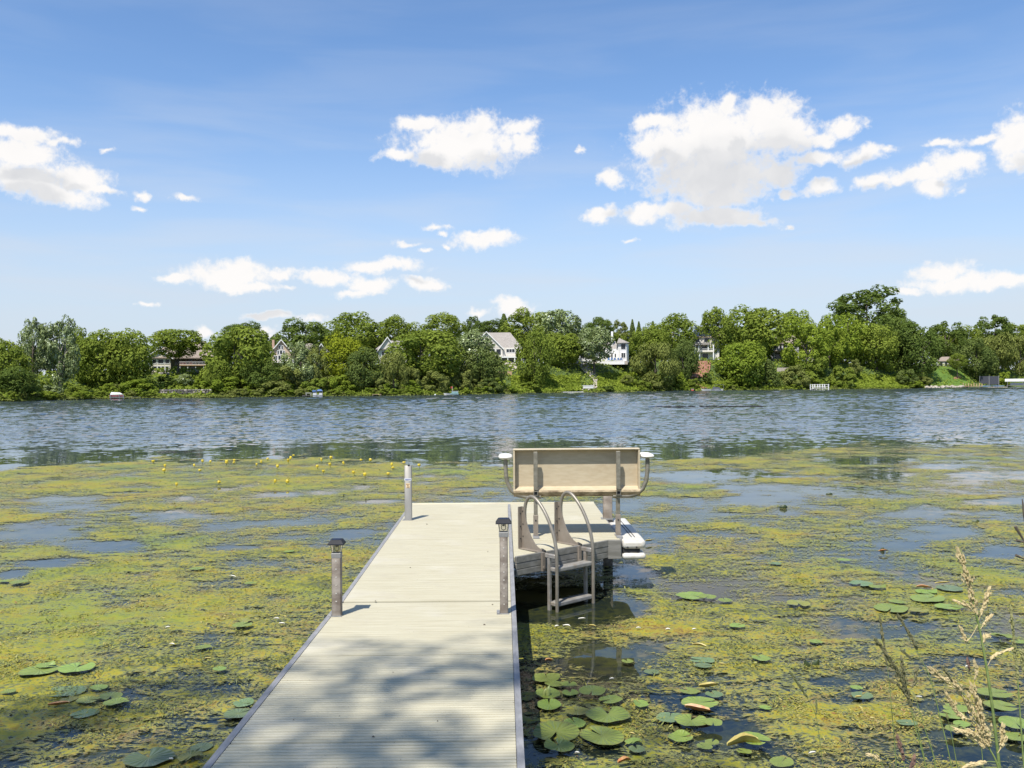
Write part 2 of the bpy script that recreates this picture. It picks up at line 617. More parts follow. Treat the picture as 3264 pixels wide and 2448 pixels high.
# ------------------------------------------------------------------ the far shore as a line in plan
_sx = [0, 300, 600, 1000, 1300, 1700, 1900, 2200, 2700, 3000, 3264]
_sy = [1281, 1273.5, 1269.6, 1265, 1261.7, 1255, 1252, 1247, 1241.7, 1238, 1234.7]
_sY = [at(x, y).y for x, y in zip(_sx, _sy)]
_sx = [-1800] + _sx + [5200]
_sY = [105.0] + _sY + [520.0]


def shore_y(x):
    return np.interp(x, _sx, _sY)


def plan(x, d):
    """point d metres inland of the far shoreline in the direction of column x"""
    Y = shore_y(x) + d
    return (x - 1632) / F * Y, Y


_hx = [-1800, 0, 300, 560, 900, 1300, 1600, 1900, 2240, 2500, 2800, 3000, 3264, 5200]
_hh = [4, 4.2, 4.8, 5.6, 6.0, 6.8, 7.6, 8.0, 9.6, 9.6, 8.6, 8.2, 6.5, 6]


def ground_h(x, d):
    b = np.interp(x, _hx, _hh)
    d = np.asarray(d, float)
    return np.where(d < 0, d * 0.25, np.minimum(0.35 + 0 * d, d * 0.25) + (b - 0.35) * sstep(d, 1.5, 27) + 0.012 * np.maximum(d - 27, 0))


# ------------------------------------------------------------------ lake
def lake_material():
    m, g = material('lake_water')
    geo = g.new('ShaderNodeNewGeometry')
    P = geo.outputs['Position']
    sep = g.new('ShaderNodeSeparateXYZ')
    g.l.new(P, sep.inputs[0])
    big = g.noise(P, 0.035, 3, 0.5)
    # calm behind the weed, ruffled by the breeze farther out
    Yw = g.math('ADD', sep.outputs[1], g.math('MULTIPLY', g.math('SUBTRACT', big, 0.5), 16.0))
    Yw = g.math('ADD', Yw, g.math('MULTIPLY', sep.outputs[0], -0.10))
    breeze = g.step(Yw, 25.0, 40.0)
    amp = g.math('MULTIPLY_ADD', breeze, 0.26, 0.026)
    gust = g.noise(P, 0.02, 4, 0.6)
    amp = g.math('MULTIPLY', amp, g.math('MULTIPLY_ADD', gust, 1.2, 0.4))
    st = g.new('ShaderNodeMapping')
    st.inputs['Scale'].default_value = (0.55, 1, 1)
    g.l.new(P, st.inputs[0])
    w1 = g.noise(st.outputs[0], 1.1, 3, 0.6, 0, 'Color')
    w2 = g.noise(P, 3.6, 3, 0.6, 0, 'Color')
    w = g.vec('ADD', g.vec('SUBTRACT', w1, (0.5, 0.5, 0.5)), g.vec('SUBTRACT', w2, (0.5, 0.5, 0.5)))
    sc = g.new('ShaderNodeVectorMath', operation='SCALE')
    g.l.new(w, sc.inputs[0])
    g.l.new(amp, sc.inputs['Scale'])
    flat = g.vec('MULTIPLY_ADD', sc.outputs[0], (1, 1.4, 0), (0, 0, 1))
    nrm = g.vec('NORMALIZE', flat)
    depth = g.noise(P, 0.9, 5, 0.6, 0.3)
    shallow = g.step(sep.outputs[1], 30.0, 12.0)
    weed = g.noise(P, 14.0, 5, 0.7, 0.5)
    depth = g.math('ADD', depth, g.math('MULTIPLY', g.math('SUBTRACT', weed, 0.5), 0.9))
    murk = g.mix(g.math('MULTIPLY', g.step(depth, 0.35, 0.7), shallow), g.mix(shallow, (0.042, 0.060, 0.078), (0.006, 0.012, 0.014)), (0.040, 0.044, 0.014))
    principled(g, **{'Base Color': murk, 'Roughness': g.math('ADD', g.math('MULTIPLY', breeze, 0.06), 0.02), 'IOR': 1.33, 'Normal': nrm})
    return m


def build_lake():
    """one sheet: flat in the sheltered water, short wind waves farther out (they grow with distance, as the fetch does)"""
    n, k, A = 1000, 620, 0.85
    lnY = np.linspace(math.log(24), math.log(600), n)
    az = np.linspace(-A, A, k)
    a, ly = np.meshgrid(az, lnY)
    Y = np.exp(ly)
    X = a * Y
    u, v = a * 95.0, ly * 165.0
    w = fbm(u * 0.9 + 0.06 * v, v * 0.85, 2, 91, 0.5) - 0.5
    w2 = fbm(u * 0.42 - 0.1 * v, v * 0.42, 2, 95, 0.5) - 0.5
    gust = 0.65 + 0.7 * fbm(X * .03, Y * .05, 3, 97)
    wind = sstep(Y + 14 * (fbm(X * .05, Y * .05, 2, 99) - .5) - 0.05 * X, 24, 36) * sstep(np.abs(a), A, A - .08) * gust
    Z = Y * (0.0018 * w + 0.0014 * w2) * (0.26 + 0.74 * wind) * sstep(Y, 24, 25.5) * sstep(np.abs(a), A, A - .02)
    v3 = np.stack([X.ravel(), Y.ravel(), Z.ravel()], -1)
    idx = np.arange(n * k).reshape(n, k)
    f = np.stack([idx[:-1, :-1], idx[:-1, 1:], idx[1:, 1:], idx[1:, :-1]], -1).reshape(-1, 4)
    b = len(v3)
    ext = np.array([(-900, -60, 0), (900, -60, 0), (900, 24, 0), (-900, 24, 0), (-900, 600, 0), (900, 600, 0), (900, 1200, 0), (-900, 1200, 0)], float)
    v3 = np.concatenate([v3, ext])
    l0, r0, l1, r1 = idx[0, 0], idx[0, -1], idx[-1, 0], idx[-1, -1]
    f = np.concatenate([f, [[b, b + 1, b + 2, b + 3], [b + 3, l0, l1, b + 4], [r0, b + 2, b + 5, r1], [b + 4, b + 5, b + 6, b + 7]]])
    me = mesh_from('lake', v3, f, lake_material(), smooth=True)
    tag(mesh_obj('lake', me), 'blue lake, ruffled far out and calm between the weed mats', kind='structure')


build_lake()

# ------------------------------------------------------------------ floating algae
EX, EY = [-900, 0, 300, 700, 1000, 1300, 1600, 1850, 2100, 2400, 2620, 2750, 3000, 3264, 4200], [1520, 1496, 1474, 1461, 1454, 1472, 1487, 1480, 1466, 1446, 1420, 1411, 1413, 1420, 1440]
# pools of open water seen among the weed (x, y, half width, half height in the photograph), as places on the lake
POOLS = [(250, 1608, 190, 32), (560, 1640, 190, 20), (900, 1578, 90, 12), (110, 1700, 150, 34), (330, 1745, 150, 20), (190, 1795, 130, 17),
         (40, 1830, 60, 14), (2250, 1512, 260, 22), (2480, 1560, 200, 18), (2760, 1468, 170, 14), (2790, 1512, 130, 26), (3150, 1520, 170, 20),
         (2980, 1490, 90, 10), (2420, 1590, 150, 13), (2900, 1640, 120, 13), (3010, 1700, 150, 24), (3180, 1760, 130, 22), (2860, 1735, 80, 14),
         (3190, 1600, 110, 12), (2350, 1640, 90, 8), (2180, 1900, 150, 45), (2030, 1830, 60, 30), (2620, 1980, 90, 30), (2780, 2010, 130, 30), (1950, 2105, 60, 34), (2060, 2080, 60, 20),
         (1880, 2085, 60, 36), (2330, 2330, 90, 30), (2290, 2365, 60, 34), (3000, 2110, 150, 26), (2860, 2150, 190, 26), (2780, 2230, 120, 22), (2950, 2260, 90, 36), (3010, 2330, 80, 40),
         (2120, 2040, 110, 20), (1950, 2400, 80, 20), (1700, 2400, 60, 45), (225, 2335, 45, 16), (390, 2395, 60, 12), (300, 2175, 50, 16), (420, 2220, 60, 10), (3130, 2400, 120, 30), (2650, 2180, 60, 18),
         (1200, 1600, 110, 9), (1130, 1700, 90, 14), (760, 1745, 130, 10), (1150, 1830, 60, 18), (700, 1560, 90, 7), (430, 1570, 80, 6)]


def cover_at(px, py, X, Y):
    edge = np.interp(px, EX, EY)
    c = 0.53 + 0.72 * (fbm(X * 0.55, Y * 0.55, 4, 3) - 0.5) + 1.1 * (fbm(X * 1.7, Y * 1.7, 4, 11) - 0.5) + 0.25 * (fbm(X * 0.16, Y * 0.16, 3, 23) - 0.5)
    wob = 0.6 * (fbm(X * 0.8, Y * 0.8, 3, 5) - 0.5) + 0.6 * (fbm(X * 3.1, Y * 3.1, 3, 15) - 0.5)
    c = c + 0.10 * sstep(py, 1450, 1480) * sstep(py, 1620, 1520)                       # denser strip at the outer edge
    c = c + 0.10 * sstep(px, 1750, 1000) + 0.12 * sstep(py, 1850, 2050) * sstep(px, 1550, 1700)
    c = c - 0.25 * sstep(np.hypot((px - 1900) / 190, (py - 2110) / 55), 1.2, 0.6)
    for (x, y, rx, ry) in POOLS:
        q = np.hypot((px - x) / rx, (py - y) / ry) + wob * 1.5
        c = c - (0.5 if y < 1900 else 0.36) * sstep(q, 1.3, 0.4)
    c = c * sstep(py + wob * 60, edge - 4, edge + 10)
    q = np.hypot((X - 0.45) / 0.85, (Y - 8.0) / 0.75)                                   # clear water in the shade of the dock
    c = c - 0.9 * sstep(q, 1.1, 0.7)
    return np.clip(c, 0, 1)


def algae_material():
    m, g = material('floating_algae')
    geo = g.new('ShaderNodeNewGeometry')
    P = geo.outputs['Position']
    cov = g.new('ShaderNodeAttribute', attribute_name='cover').outputs['Fac']
    sepP = g.new('ShaderNodeSeparateXYZ')
    g.l.new(P, sepP.inputs[0])
    warp = g.vec('MULTIPLY_ADD', g.vec('SUBTRACT', g.noise(P, 2.3, 3, 0.6, 0, 'Color'), (0.5, 0.5, 0.5)), (0.25, 0.25, 0), P)
    sm = g.new('ShaderNodeMapping')
    sm.inputs['Scale'].default_value = (0.6, 1.5, 1)
    sm.inputs['Rotation'].default_value = (0, 0, R(12))
    g.l.new(warp, sm.inputs[0])
    f1 = g.noise(sm.outputs[0], 5.0, 6, 0.68)
    f2 = g.noise(warp, 28.0, 5, 0.7)
    f3 = g.noise(sm.outputs[0], 70.0, 3, 0.65)
    d = g.math('ADD', cov, g.math('MULTIPLY', g.math('SUBTRACT', f1, 0.5), 1.9))
    d = g.math('ADD', d, g.math('MULTIPLY', g.math('SUBTRACT', f2, 0.5), 2.1))
    d = g.math('ADD', d, g.math('MULTIPLY', g.math('SUBTRACT', f3, 0.5), 1.5))
    alpha = g.step(d, 0.30, 0.74)
    t1 = g.noise(P, 0.8, 5, 0.6, 0.3)
    t2 = g.noise(warp, 4.5, 5, 0.65)
    tone = g.math('ADD', g.math('MULTIPLY', t1, 0.55), g.math('MULTIPLY', t2, 0.45))
    tone = g.math('ADD', tone, g.math('MULTIPLY', g.math('SUBTRACT', f2, 0.5), 0.8))
    col = g.ramp(tone, [(0.30, (0.036, 0.042, 0.013)), (0.40, (0.095, 0.100, 0.020)), (0.46, (0.19, 0.19, 0.018)), (0.53, (0.275, 0.25, 0.016)),
                        (0.60, (0.28, 0.205, 0.020)), (0.68, (0.13, 0.075, 0.022))])
    green = g.noise(P, 0.33, 4, 0.6)
    col = g.mix(g.math('MULTIPLY', g.step(green, 0.48, 0.66), 0.62), col, (0.165, 0.22, 0.028))
    # fine light and dark threads of the weed itself
    col = g.mix(g.math('MULTIPLY', g.step(f3, 0.55, 0.75), 0.3), col, (0.33, 0.31, 0.05))
    col = g.mix(g.math('MULTIPLY', g.step(f3, 0.45, 0.28), 0.6), col, (0.045, 0.05, 0.02))
    thin = g.step(d, 1.0, 0.5)
    col = g.mix(g.math('MULTIPLY', thin, 0.55), col, (0.145, 0.16, 0.12))  # thin film greyed in the colour, for sky reflected on wet weed
    p = g.new('ShaderNodeBsdfPrincipled')
    g.l.new(col, p.inputs['Base Color'])
    g.put(p.inputs['Roughness'], g.math('MULTIPLY_ADD', thin, -0.25, 0.62))
    g.put(p.inputs['Specular IOR Level'], 0.3)
    b = g.new('ShaderNodeBump')
    b.inputs['Strength'].default_value = 0.55
    b.inputs['Distance'].default_value = 0.012
    g.l.new(g.math('ADD', f2, g.math('MULTIPLY', f3, 0.5)), b.inputs['Height'])
    g.l.new(b.outputs[0], p.inputs['Normal'])
    tr = g.new('ShaderNodeBsdfTransparent')
    mx = g.new('ShaderNodeMixShader')
    g.l.new(alpha, mx.inputs[0])
    g.l.new(tr.outputs[0], mx.inputs[1])
    g.l.new(p.outputs[0], mx.inputs[2])
    g.l.new(mx.outputs[0], g.out.inputs['Surface'])
    return m


def build_algae():
    ys = np.concatenate([np.linspace(1398, 1600, 90), np.linspace(1604, 2760, 250)])
    xs = np.linspace(-900, 4200, 500)
    px, py = np.meshgrid(xs, ys)
    a = np.stack([(px - 1632) / F, -(py - 1224) / F, -np.ones_like(px)], -1) @ _cr.T
    t = -ZC / a[..., 2]
    X, Y = a[..., 0] * t, a[..., 1] * t
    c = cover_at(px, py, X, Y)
    Z = 0.005 + np.clip(c - 0.35, 0, 1) * 0.05 * fbm(X * 6, Y * 6, 3, 31)
    n, k = px.shape
    idx = np.arange(n * k).reshape(n, k)
    f = np.stack([idx[1:, :-1], idx[1:, 1:], idx[:-1, 1:], idx[:-1, :-1]], -1).reshape(-1, 4)
    cf = c.ravel()
    f = f[np.max(cf[f], axis=1) > 0.06]
    used, inv = np.unique(f, return_inverse=True)
    v = np.stack([X.ravel(), Y.ravel(), Z.ravel()], -1)[used]
    me = mesh_from('algae_mat', v, inv.reshape(-1, 4), algae_material(), {'cover': ('POINT', cf[used])}, smooth=True)
    tag(mesh_obj('algae_mat', me), 'yellow green algae floating in broken mats over the near water', kind='stuff')


build_algae()


def flake_material():
    m, g = material('pondweed_leaves')
    t = g.new('ShaderNodeAttribute', attribute_name='tint').outputs['Fac']
    col = g.ramp(t, [(0.0, (0.03, 0.04, 0.015)), (0.25, (0.09, 0.11, 0.03)), (0.5, (0.19, 0.20, 0.035)), (0.72, (0.28, 0.24, 0.045)), (0.9, (0.32, 0.27, 0.09)), (1.0, (0.22, 0.11, 0.04))])
    p = principled(g, **{'Base Color': col, 'Roughness': 0.5, 'Specular IOR Level': 0.4})
    return m


def build_flakes():
    N = 420000
    py = 1452 + (2700 - 1452) * rng.random(N) ** 0.8
    px = rng.uniform(-500, 3760, N)
    a = np.stack([(px - 1632) / F, -(py - 1224) / F, -np.ones(N)], -1) @ _cr.T
    t = -ZC / a[:, 2]
    X, Y = a[:, 0] * t, a[:, 1] * t
    c = cover_at(px, py, X, Y)
    clump = fbm(X * 4.2, Y * 4.2, 3, 77)
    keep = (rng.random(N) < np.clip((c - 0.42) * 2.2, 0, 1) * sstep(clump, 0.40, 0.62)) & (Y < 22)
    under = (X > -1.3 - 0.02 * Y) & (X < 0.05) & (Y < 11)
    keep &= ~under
    X, Y, clump = X[keep], Y[keep], clump[keep]
    n = len(X)
    s = (0.0040 + 0.00062 * Y) * rng.uniform(0.5, 1.5, n)
    asp = rng.uniform(1.2, 4.0, n)
    th = rng.uniform(0, 2 * np.pi, n)
    tilt = rng.normal(0, 0.30, (n, 2))
    ux, uy = np.cos(th), np.sin(th)
    cen = np.stack([X, Y, 0.016 + rng.random(n) * 0.012], -1)
    U = np.stack([ux, uy, tilt[:, 0]], -1) * (s * asp)[:, None] * 0.5
    V = np.stack([-uy, ux, tilt[:, 1]], -1) * s[:, None] * 0.5
    v = np.stack([cen - U, cen - V * .9, cen + U, cen + V], 1).reshape(-1, 3)
    f = np.arange(4 * n).reshape(-1, 4)
    tint = np.clip(0.5 + 0.9 * (fbm(X * .8, Y * .8, 3, 41) - 0.5) + rng.normal(0, 0.16, n), 0, 1)
    me = mesh_from('pondweed', v, f, flake_material(), {'tint': ('FACE', tint)})
    tag(mesh_obj('pondweed', me), 'fine pondweed leaves lying on the algae mats', kind='stuff')


build_flakes()


# ------------------------------------------------------------------ near bank (the photographer stands on it)
def build_bank():
    xs, ys = np.linspace(-30, 30, 90), np.concatenate([np.linspace(-40, -2, 20), np.linspace(-1.5, 3.6, 40)])
    X, Y = np.meshgrid(xs, ys)
    e = 2.75 + 0.35 * (fbm(X * .7, Y * .7, 3, 2) - .5) + 0.0 * X
    Z = -0.35 + 0.82 * sstep(e - Y, -0.45, 0.55) + 0.07 * fbm(X * 1.5, Y * 1.5, 3, 9) + np.maximum(-Y, 0) * 0.05
    Z = np.where((np.abs(X + 0.58) < 0.9) & (Y > 1.2), np.minimum(Z, 0.25), Z)
    n, k = X.shape
    idx = np.arange(n * k).reshape(n, k)
    f = np.stack([idx[:-1, :-1], idx[:-1, 1:], idx[1:, 1:], idx[1:, :-1]], -1).reshape(-1, 4)
    me = mesh_from('bank', np.stack([X.ravel(), Y.ravel(), Z.ravel()], -1), f, mottled('bank_turf', (0.05, 0.075, 0.02), (0.10, 0.13, 0.035), 5, 0.9), smooth=True)
    tag(mesh_obj('bank', me), 'grassy bank at the near end of the dock', kind='structure')


build_bank()


# ------------------------------------------------------------------ hillside across the lake
def build_hillside():
    xs = np.linspace(-1700, 5100, 340)
    ds = np.concatenate([np.linspace(-6, 30, 37), np.linspace(33, 160, 20)])
    x, d = np.meshgrid(xs, ds)
    X, Y = plan(x, d)
    Z = ground_h(x, d) + 0.5 * (fbm(X * .12, Y * .12, 3, 6) - .5) * sstep(d, 1, 8)
    n, k = x.shape
    idx = np.arange(n * k).reshape(n, k)
    f = np.stack([idx[:-1, :-1], idx[:-1, 1:], idx[1:, 1:], idx[1:, :-1]], -1).reshape(-1, 4)
    me = mesh_from('hillside', np.stack([X.ravel(), Y.ravel(), Z.ravel()], -1), f, mottled('hillside_turf', (0.045, 0.075, 0.016), (0.085, 0.125, 0.022), 0.5, 0.95, detail=8), smooth=True)
    tag(mesh_obj('hillside', me), 'green bluff rising from the far shoreline', kind='structure')


build_hillside()
# ------------------------------------------------------------------ dock
D0 = Vector((-0.599, 6.172, 0))
DYAW = 0.0094
DROT = Matrix.Rotation(DYAW, 4, 'Z')


def dw(u, v, z=0.0):
    return D0 + DROT @ Vector((u, v, z))


def deck_z(v):
    return 0.4806 + (-v * 0.0168 if v < 0 else v * 0.0106)


def panel_mesh(length, u0, u1, pitch=0.0303, clip=None):
    """ribbed deck panel lying along +v from 0, top at z = 0; clip(v) gives the right edge"""
    b = MB()
    n = max(1, round(length / pitch))
    p = length / n
    prof = []
    for k in range(n):
        o = k * p
        w = p * random.uniform(0.11, 0.17)
        dz = random.uniform(-0.0006, 0.0004)
        prof += [(o, -0.008), (o + w * .35, dz), (o + p - w * 1.5, dz), (o + p - w * 1.1, -0.008)]
    prof.append((length, -0.008))
    L, Rr = [], []
    for (v, z) in prof:
        r = u1 if clip is None else clip(v)
        L.append((u0, v, z))
        Rr.append((r, v, z))
    m = len(prof)
    vs = L + Rr
    fs = [(i, i + m, i + m + 1, i + 1) for i in range(m - 1)]
    b.add(vs, fs)
    # underside and skirts
    lo = -0.04
    r0, r1 = (u1, u1) if clip is None else (clip(0), clip(length))
    b.add([(u0, 0, lo), (r0, 0, lo), (r1, length, lo), (u0, length, lo), (u0, 0, -0.0085), (r0, 0, -0.0085), (r1, length, -0.0085), (u0, length, -0.0085)],
          [(3, 2, 1, 0), (0, 1, 5, 4), (1, 2, 6, 5), (2, 3, 7, 6), (3, 0, 4, 7)])
    return b


dock = thing('dock', 'long cream decked aluminium dock with a side platform, reaching into the weedy lake', 'dock', tuple(D0), DYAW)


def lay(o, v, slope):
    o.location = (0, v, deck_z(v))
    o.rotation_euler = (math.atan(slope), 0, 0)
    return o


near_v = [(-4.04, -2.549), (-2.537, -1.309), (-1.297, -0.03)]
for (a, b_) in near_v:
    o = panel_mesh(b_ - a, -0.58, 0.58).build('deck_panel', M['deck'], dock)
    o.location = (0, a, deck_z(a))
    o.rotation_euler = (-math.atan(0.0168), 0, 0)
far_p = None
for k in range(4):
    a = 0.014 + k * 1.167
    if far_p is None:
        far_p = panel_mesh(1.159, -0.58, 0.58).build('deck_panel', M['deck'], dock)
        o = far_p
    else:
        o = far_p.copy()
        COL.objects.link(o)
    o.location = (0, a, deck_z(a))
    o.rotation_euler = (math.atan(0.0106), 0, 0)
# platform beside the end: two panels and the corner wedge
side_p = None
for (a, b_) in ((2.262, 3.455), (3.462, 4.68)):
    o = panel_mesh(b_ - a, 0.618, 1.635).build('deck_panel', M['deck'], dock)
    o.location = (0, a, deck_z(a) - 0.002)
    o.rotation_euler = (math.atan(0.0106), 0, 0)
WN, WF = (0.624, 1.47), (1.51, 2.25)      # hypotenuse of the corner wedge, in dock coordinates
wl = WF[1] - WN[1]
o = panel_mesh(wl, 0.618, 1.5, clip=lambda v: 0.622 + (WF[0] - WN[0]) * v / wl).build('deck_panel', M['deck'], dock)
tag(o, 'triangular corner panel behind the ladder')
o.location = (0, WN[1], deck_z(WN[1]) - 0.002)
o.rotation_euler = (math.atan(0.0106), 0, 0)


def rail(u0, u1, va, vb, h=0.165, name='side_rail', mat='rail', lift=0.002):
    """long aluminium edge rail between two v, following the deck; with a small lip and groove"""
    b = MB()
    n = 2
    prof = [(u0, lift), (u1, lift), (u1, -h), (u0 + 0.006, -h), (u0 + 0.006, -0.10), (u0, -0.10)]
    za, zb = deck_z(va), deck_z(vb)
    vs = [(p[0], va, za + p[1]) for p in prof] + [(p[0], vb, zb + p[1]) for p in prof]
    k = len(prof)
    fs = [tuple(range(k)), tuple(range(2 * k - 1, k - 1, -1))] + [(i, i + k, (i + 1) % k + k, (i + 1) % k) for i in range(k)]
    b.add(vs, fs)
    return b.build(name, M[mat], dock)


rail(-0.612, -0.582, -4.04, -0.003)
rail(-0.612, -0.582, 0.003, 4.69)
rail(0.582, 0.612, -4.04, -0.003)
rail(0.582, 0.612, 0.003, 4.64)
b = MB()
b.box(-0.62, 1.64, 4.692, 4.73, deck_z(4.69) - 0.16, deck_z(4.69) + 0.012, bev=0.008)
b.build('end_trim', M['deck'], dock, smooth=True)
b = MB()
for v in (-3.3, -2.54, -1.3, -0.09, 0.09, 1.17, 2.2, 3.5, 4.6):
    b.box(-0.58, 0.58, v - 0.025, v + 0.025, deck_z(v) - 0.15, deck_z(v) - 0.05)
for v in (2.35, 3.46, 4.6):
    b.box(0.62, 1.62, v - 0.025, v + 0.025, deck_z(v) - 0.15, deck_z(v) - 0.05)
b.each('cross_beam', M['alu'], dock)
# wedge fascia: three stacked boards and the blunt corner plate
e2 = Vector((WF[0] - WN[0], WF[1] - WN[1], 0))
elen = e2.length
ang = math.atan2(e2.y, e2.x)
FM = Matrix.Translation((WN[0], WN[1], 0)) @ Matrix.Rotation(ang, 4, 'Z')
zt = deck_z(1.9)
for k in range(3):
    b = MB()
    b.box(0.0, elen + 0.01, -0.022 - 0.002 * (k == 0), 0.0, zt - 0.0535 * (k + 1) - 0.002, zt - 0.0535 * k - 0.005 + (0.008 if k == 0 else 0), mat=FM, bev=0.004)
    b.build('fascia_board', M['fascia'], dock)
b = MB()
b.box(WF[0] + 0.005, 1.64, 2.225, 2.258, zt - 0.175, zt + 0.003, bev=0.004)
b.build('corner_plate', M['fascia'], dock)
b = MB()
b.box(1.637, 1.652, 2.262, 4.69, deck_z(3.4) - 0.165, deck_z(3.4) - 0.012)
b.build('platform_rail', M['rail'], dock)
# posts
POSTS = []


def post(name, label, u, v, w, d, top, mat, holes=False):
    b = MB()
    zd = deck_z(v)
    b.box(u - w / 2, u + w / 2, v - d / 2, v + d / 2, -0.75, zd + top, bev=0.004)
    if holes:
        for k in range(9):
            z = zd + top - 0.05 - k * 0.052
            if z > zd + 0.05:
                b.box(u - 0.0035, u + 0.0035, v - d / 2 - 0.0016, v - d / 2 + 0.001, z, z + 0.006, 1)
    o = b.build(name, [M[mat], M['white']], dock, smooth=True)
    tag(o, label)
    # foot bracket
    k = MB()
    k.box(u - w / 2 - 0.022, u - w / 2 - 0.001, v - d / 2 - 0.004, v + d / 2 + 0.01, zd - 0.01, zd + 0.012, bev=0.003)
    k.box(u - w / 2 - 0.022, u + w / 2 + 0.006, v - d / 2 - 0.012, v - d / 2 - 0.002, zd - 0.01, zd + 0.006)
    k.build('foot_bracket', M['alu'], o)
    return o


def to_dock(p):
    return DROT.inverted() @ (Vector(p) - D0)


pn = to_dock(at(1072, 1964, 0.49))
pr = to_dock(at(1607, 1956, 0.49))
pf = to_dock(at(1301, 1659, 0.518))
p_nl = post('post', 'brown weathered near post on the left edge', pn.x, pn.y + .03, 0.060, 0.060, 0.405, 'post', True)
p_nr = post('post', 'brown weathered near post on the right edge', pr.x, pr.y + .03, 0.053, 0.060, 0.528, 'post', True)
p_fl = post('post', 'pale far post with stickers', pf.x, pf.y + .03, 0.078, 0.05, 0.592, 'post_pale')
p_fr = post('post', 'grey far post behind the bench', 1.66, 3.49, 0.10, 0.05, 0.27, 'post')
b = MB()
v0 = pf.y + .03 - .025
zf = deck_z(pf.y)
b.box(pf.x - 0.037, pf.x + 0.037, v0 - 0.0016, v0 - 0.0004, zf + 0.432, zf + 0.456)
b.build('maker_label', M['sticker_white'], p_fl)
b = MB()
for (x0, x1, z0, z1) in ((-0.028, -0.020, .436, .447), (-0.017, -0.004, .441, .448), (-0.013, -0.006, .434, .440), (0.0, 0.004, .435, .446), (0.007, 0.017, .440, .447), (0.02, 0.031, .439, .446), (-0.03, 0.032, .4485, .4505)):
    b.box(pf.x + x0, pf.x + x1, v0 - 0.0028, v0 - 0.0017, zf + z0, zf + z1)
b.build('label_print', M['sticker_blue'], p_fl)
b = MB()
b.box(pf.x - 0.022, pf.x + 0.022, v0 - 0.0016, v0 - 0.0004, zf + 0.352, zf + 0.402)
b.build('warning_label', M['sticker_tan'], p_fl)
b = MB()
for (x0, x1, z0, z1) in ((-0.018, -0.003, .388, .394), (0.003, 0.017, .388, .394), (-0.008, 0.006, .372, .384), (-0.015, 0.012, .362, .366), (-0.008, 0.012, .356, .359)):
    b.box(pf.x + x0, pf.x + x1, v0 - 0.0028, v0 - 0.0017, zf + z0, zf + z1)
b.build('label_print', M['sticker_brown'], p_fl)
b = MB()
b.box(pf.x - 0.003, pf.x + 0.02, v0 - 0.004, v0 + 0.03, zf + 0.588, zf + 0.604, bev=0.005)
b.build('clip', M['black'], p_fl)

# white bumpers round the platform's outer corner
zb = deck_z(2.3)
b = MB()
b.prism([(1.655, 2.215), (1.855, 2.215), (1.875, 2.25), (1.885, 3.65), (1.725, 3.65), (1.725, 3.37), (1.655, 3.37)], zb - 0.085, zb - 0.004, 'z')
bump = b.build('upper_bumper', M['white'], dock, smooth=True)
md = bump.modifiers.new('round', 'BEVEL')
md.width = 0.028
md.segments = 3
md.limit_method = 'ANGLE'
b = MB()
for u in (1.76, 1.79):
    b.box(u, u + 0.008, 2.4, 3.55, zb - 0.006, zb - 0.0015)
b.each('bumper_groove', M['dark'], bump)
b = MB()
for u in (1.70, 1.785):
    b.tube([(u, 2.206, zb - 0.068), (u, 2.214, zb - 0.068)], 0.009, 8)
b.each('screw', M['dark'], bump)
b = MB()
b.box(1.66, 1.82, 2.24, 2.33, zb - 0.135, zb - 0.084)
b.build('bumper_gap_shade', M['dark'], dock)  # dark block filling the gap between the bumpers, painted as its shade
b = MB()
b.box(1.652, 1.872, 2.205, 2.42, zb - 0.185, zb - 0.125)
low = b.build('lower_bumper', M['white'], dock, smooth=True)
md = low.modifiers.new('round', 'BEVEL')
md.width = 0.026
md.segments = 3
b = MB()
for u in (1.70, 1.785):
    b.tube([(u, 2.25, zb - 0.127), (u, 2.25, zb - 0.123)], 0.008, 8)
b.each('screw', M['dark'], low)

# ------------------------------------------------------------------ solar lamps on the two near posts


